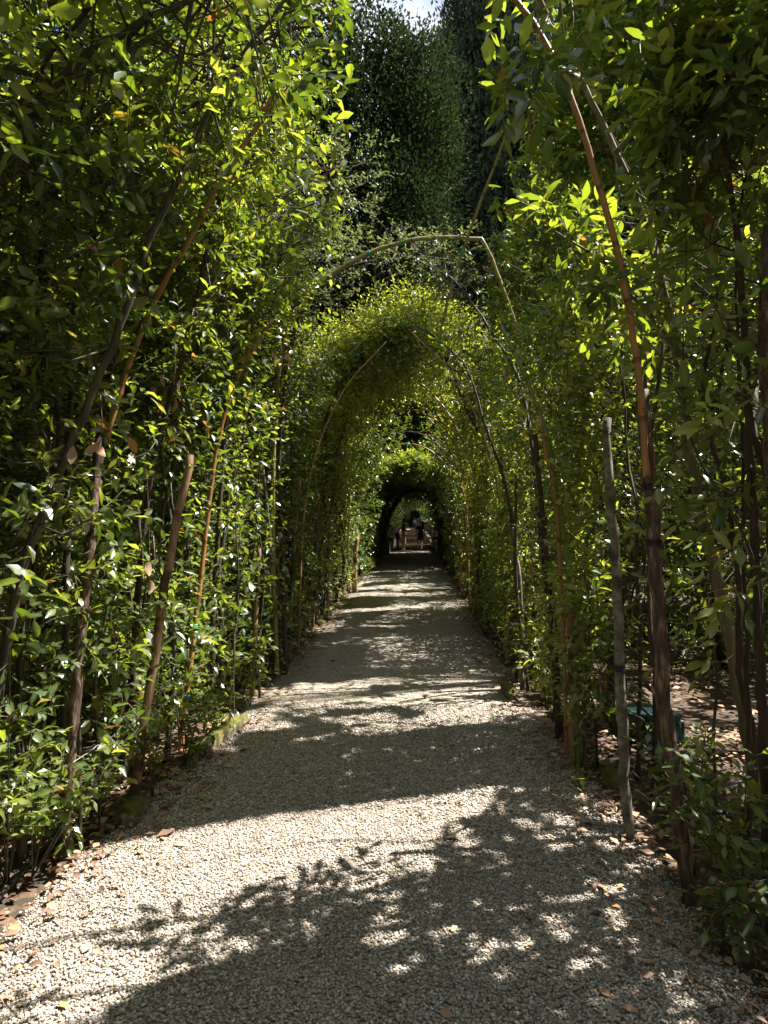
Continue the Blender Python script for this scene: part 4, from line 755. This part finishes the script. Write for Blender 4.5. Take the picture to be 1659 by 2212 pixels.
# ------------------------------------------------------------------ people
def skin(name, nodes, edges, mat, parent, sub=2):
    """nodes {key: (x,y,z,r)}; the first one is the root"""
    ks = list(nodes); me = bpy.data.meshes.new(name); me.from_pydata([nodes[k][:3] for k in ks], [(ks.index(a), ks.index(b)) for a, b in edges], []); o = bpy.data.objects.new(name, me); COL.objects.link(o)
    md = o.modifiers.new('s', 'SKIN'); md.use_smooth_shade = True
    for i, k in enumerate(ks): r = nodes[k][3]; me.skin_vertices[0].data[i].radius = (r, r) if not isinstance(r, tuple) else r; me.skin_vertices[0].data[i].use_root = (i == 0)
    s2 = o.modifiers.new('u', 'SUBSURF'); s2.levels = sub
    dg = bpy.context.evaluated_depsgraph_get(); me2 = bpy.data.meshes.new_from_object(o.evaluated_get(dg)); bpy.data.objects.remove(o); me2.name = name
    me2.materials.clear(); me2.materials.append(mat); r = bpy.data.objects.new(name, me2); COL.objects.link(r); r.parent = parent; return r
SK = plain('skin', (.42, .22, .14), .5, .08)
def chain(ks): return list(zip(ks[:-1], ks[1:]))
def person(label, x, y, rz, h, pose, top, bottom, hairc, legs='trousers', sleeves=True, hair='short', shoes=(.02, .02, .02), hat=None):
    s = h/1.72; root = empty('person', (x, y, float(gzs(y))+.012)); tag(root, label, 'person'); root.rotation_euler = (0, 0, rz)
    J = {'pelvis': (0, 0, .93), 'waist': (0, 0, 1.08), 'chest': (0, 0, 1.30), 'neck0': (0, -.01, 1.44), 'neck': (0, 0, 1.50), 'head': (0, .02, 1.62)}
    for sg, q in ((-1, 'l'), (1, 'r')):
        J['hip'+q] = (sg*.09, 0, .90); J['knee'+q] = (sg*.10, .01, .50); J['ank'+q] = (sg*.10, -.03, .09); J['toe'+q] = (sg*.11, .14, .03)
        J['sho'+q] = (sg*.17, 0, 1.40); J['elb'+q] = (sg*.22, -.03, 1.12); J['wri'+q] = (sg*.23, .05, .88); J['palm'+q] = (sg*.23, .07, .82)
    J.update(pose)
    fd0 = np.array(J.pop('face', (0, 1., 0)), float)
    J = {k: np.array(v, float)*s for k, v in J.items()}
    rad = dict(pelvis=.135, waist=.115, chest=.13, neck0=.065, neck=.052, head=.06, hip=.085, knee=.055, ank=.038, toe=.032, sho=.06, elb=.042, wri=.027, palm=.026)
    rr = lambda k: rad[k if k in rad else k[:-1]]*s
    N = {k: (*J[k], rr(k)) for k in J}; N['pelvis'] = (*J['pelvis'], (.15*s, .11*s)); N['chest'] = (*J['chest'], (.15*s, .11*s)); N['waist'] = (*J['waist'], (.125*s, .10*s))
    E = chain(['pelvis', 'waist', 'chest', 'neck0', 'neck', 'head'])
    for q in 'lr': E += chain(['pelvis', 'hip'+q, 'knee'+q, 'ank'+q, 'toe'+q]) + chain(['chest', 'sho'+q, 'elb'+q, 'wri'+q, 'palm'+q])
    body = skin('body', N, E, SK, root)
    # hands with five fingers, and the head, joined into the body mesh
    bm = bmesh.new(); bm.from_mesh(body.data)
    parts = []
    for q, sg in (('l', -1), ('r', 1)):
        pm = J['palm'+q]; f = norm((J['palm'+q]-J['wri'+q])[None])[0]; sdv = norm(np.cross(f, [sg*1., .3, 0])[None])[0]; nv = np.cross(f, sdv)
        for m in range(5):
            L_ = [.07, .08, .085, .075, .05][m]*s; o0 = pm+sdv*(m-1.5)*.019*s if m < 4 else pm-f*.03*s-sdv*.03*s; dv = f+sdv*(m-1.5)*.08 if m < 4 else f*.7-sdv*.7
            c1 = o0+dv*L_*.55; c2 = c1+(dv*.45+nv*.35*sg)*L_
            V, Q, C, _ = tube(np.array([o0-f*.01*s, c1, c2]), [.0095*s, .0085*s, .0065*s], 6); parts.append((V, [tuple(t) for t in Q]+[tuple(t) for t in C]))
    u = np.linspace(0, math.pi, 13); w = np.linspace(0, 2*math.pi, 20, endpoint=False); hc = J['head']; fd = fd0; fd = fd/np.linalg.norm(fd); rt = np.cross(fd, [0, 0, 1]); rt = rt/np.linalg.norm(rt); upv = np.cross(rt, fd)
    V = []
    for a in u:
        for b_ in w:
            X_, Y_, Z_ = .076*math.sin(a)*math.cos(b_), .098*math.sin(a)*math.sin(b_), .122*math.cos(a)
            if Z_ < 0: X_ *= 1+Z_*2.2; Y_ *= 1+Z_*1.0
            fr = Y_ > .05
            if fr and abs(X_) < .02 and -.05 < Z_ < .02: Y_ += .022*(1-abs(X_)/.02)          # nose
            if fr and .015 < abs(X_) < .045 and -.005 < Z_ < .035: Y_ -= .008                  # eye sockets
            if fr and abs(X_) < .03 and -.08 < Z_ < -.055: Y_ += .005                          # lips
            if abs(Y_) < .02 and abs(X_) > .06 and -.03 < Z_ < .03: X_ *= 1.22                 # ears
            V.append(hc+(rt*X_+fd*Y_+upv*Z_)*s)
    nw = len(w); F = [(i*nw+j, i*nw+(j+1) % nw, (i+1)*nw+(j+1) % nw, (i+1)*nw+j) for i in range(len(u)-1) for j in range(nw)]; parts.append((V, F))
    for V_, F_ in parts:
        vs = [bm.verts.new(tuple(v)) for v in V_]
        for f in F_:
            f = list(dict.fromkeys(f))
            if len(f) > 2:
                try: bm.faces.new([vs[k_] for k_ in f]).smooth = True
                except ValueError: pass
    bmesh.ops.remove_doubles(bm, verts=bm.verts[:], dist=.0004); bm.to_mesh(body.data); bm.free()
    # clothing follows the same joints, a little wider
    g_ = lambda ks, add, ex={}: {k: (*J[k], ex.get(k, (rr(k)+add) if not isinstance(N[k][3], tuple) else (N[k][3][0]+add, N[k][3][1]+add))) for k in ks}
    tm, bm_ = plain('cloth', top, .85, .15, 8), plain('cloth', bottom, .85, .15, 8)
    J2 = J['pelvis']+[0, 0, .06*s]; ks = ['chest', 'waist', 'pelvis', 'neck0']; ed = [('chest', 'waist'), ('waist', 'pelvis'), ('chest', 'neck0')]
    NN = g_(ks, .022*s); NN['neck0'] = (*J['neck0'], .075*s)
    for q in 'lr':
        m = J['sho'+q]*.15+J['elb'+q]*.85; NN['sho'+q] = (*J['sho'+q], .078*s); NN['sl'+q] = (*m, .058*s); ed += [('chest', 'sho'+q), ('sho'+q, 'sl'+q)]
    skin('shirt' if legs != 'dress' else 'dress', NN, ed, tm, root)
    th = np.linspace(0, 2*math.pi, 24, endpoint=False)
    zz, ra = (np.array([1.12, 1.02, .94, .88, .82])*s, np.array([.125, .150, .165, .165, .12])*s) if legs != 'skirt' else (np.array([1.12, 1.02, .94, .86, .76, .64])*s, np.array([.135, .165, .185, .19, .185, .19])*s)
    fwd = np.interp(zz, [.9*s, 1.12*s], [0, J['waist'][1]]); a_ = Acc(); nz_ = len(zz)
    V_ = np.array([[rr_*math.cos(t)*(1+.02*math.sin(5*t)), f_+rr_*.74*math.sin(t), z_] for z_, rr_, f_ in zip(zz, ra, fwd) for t in th]); i_ = np.arange(nz_-1)[:, None]*24; j_ = np.arange(24)[None]
    a_.add(V_, np.stack([i_+j_, i_+(j_+1) % 24, i_+24+(j_+1) % 24, i_+24+j_], -1).reshape(-1, 4))
    if legs != 'skirt':
        for q in 'lr':
            h_ = J['hip'+q]-[0, 0, -.02*s]; k_ = J['knee'+q]; n_ = J['ank'+q]
            if legs == 'trousers': add_tube(a_, resample([h_, k_, n_], .06), np.linspace(.10, .072, len(resample([h_, k_, n_], .06)))*s, 14, .04)
            else: add_tube(a_, resample([h_, h_*.35+k_*.65], .05), .10*s, 14, .04)
    nm_ = {'trousers': 'trousers', 'shorts': 'shorts', 'skirt': 'skirt'}[legs]; o_ = a_.build(nm_, bm_, None, smooth=True); o_.parent = root
    hm = plain('hair', hairc, .6, .3, 60); 
    hv, hf = [], []
    for a in u:
        for b_ in w: hv.append((.076*1.13*math.sin(a)*math.cos(b_), .098*1.12*math.sin(a)*math.sin(b_)-.006, .122*1.09*math.cos(a)+.004))
    for f in F:
        c_ = np.mean([hv[k_] for k_ in f], axis=0)
        if (c_[1] < .03 or c_[2] > .065) and c_[2] > -.085: hf.append(f)
    V_ = np.array([hc+(rt*p_[0]+fd*p_[1]+upv*p_[2])*s*(1+.0*p_[0]) for p_ in hv]); a_ = Acc(); a_.add(V_, np.array(hf))
    if hair == 'long': add_tube(a_, np.array([hc+(-fd*.05-upv*.0)*s, hc+(-fd*.06-upv*.08)*s, hc+(-fd*.06-upv*.15)*s, hc+(-fd*.055-upv*.21)*s]), np.array([.085, .08, .072, .05])*s, 12, .06)
    o_ = a_.build('hair', hm, None, smooth=True); o_.parent = root
    sh = plain('shoe', shoes, .6)
    for q in 'lr': skin('shoe', {'a': (*(J['ank'+q]-[0, .03*s, .045*s]), .045*s), 'b': (*(J['toe'+q]+[0, .03*s, .005]), .04*s)}, [('a', 'b')], sh, root)
    return root
def at(px, y): return float(PX(px, 1170, y)[0])
person('woman in a dark top and short skirt walking away up the path', at(908, 38.2), 37.2, 0.05, 1.66, dict(kneel=(-.10, .10, .52), ankl=(-.10, .16, .12), toel=(-.10, .31, .05), kneer=(.07, -.02, .5), ankr=(.05, -.22, .13), toer=(.05, -.1, .03), elbl=(-.26, .02, 1.13), wril=(-.2, .16, .95), palml=(-.18, .2, .90), elbr=(.25, -.08, 1.12), wrir=(.27, .02, .90), palmr=(.27, .04, .84)),
       (.025, .028, .045), (.012, .013, .02), (.42, .17, .06), legs='skirt', hair='long', shoes=(.05, .03, .02))
person('man in a dark green shirt and khaki trousers looking at his hands', at(872, 36.5), 36.4, R(-78), 1.82, dict(elbl=(-.2, .08, 1.12), wril=(-.12, .30, 1.12), palml=(-.09, .36, 1.13), elbr=(.2, .08, 1.12), wrir=(.10, .30, 1.13), palmr=(.05, .36, 1.14), head=(0, .06, 1.60), face=(0, 1, -.45)),
       (.035, .05, .022), (.36, .25, .15), (.02, .015, .012))
person('person in a white shirt and black shorts bending behind the man', at(859, 38.6), 38.6, R(110), 1.7, dict(waist=(0, .08, 1.06), chest=(0, .26, 1.20), neck0=(0, .36, 1.27), neck=(0, .40, 1.31), head=(0, .50, 1.38), shol=(-.17, .28, 1.24), shor=(.17, .28, 1.24), elbl=(-.2, .36, .98), elbr=(.2, .36, .98), wril=(-.14, .5, .85), wrir=(.14, .5, .85), palml=(-.13, .54, .8), palmr=(.13, .54, .8), face=(0, .8, -.6)),
       (.6, .62, .66), (.012, .012, .015), (.03, .02, .015), legs='shorts', shoes=(.03, .03, .035))
person('distant walker in a dark blue shirt on the high steps', at(902, 95), 94, .1, 1.75, {}, (.03, .04, .09), (.06, .06, .08), (.03, .02, .02))
person('distant walker in a grey shirt left of the dark blue one', at(896, 97), 97, -.1, 1.72, {}, (.25, .23, .28), (.03, .03, .04), (.03, .02, .02))
person('distant walker in pale trousers on the high steps', at(906, 99), 100, .2, 1.8, {}, (.03, .03, .04), (.4, .38, .36), (.03, .02, .02))
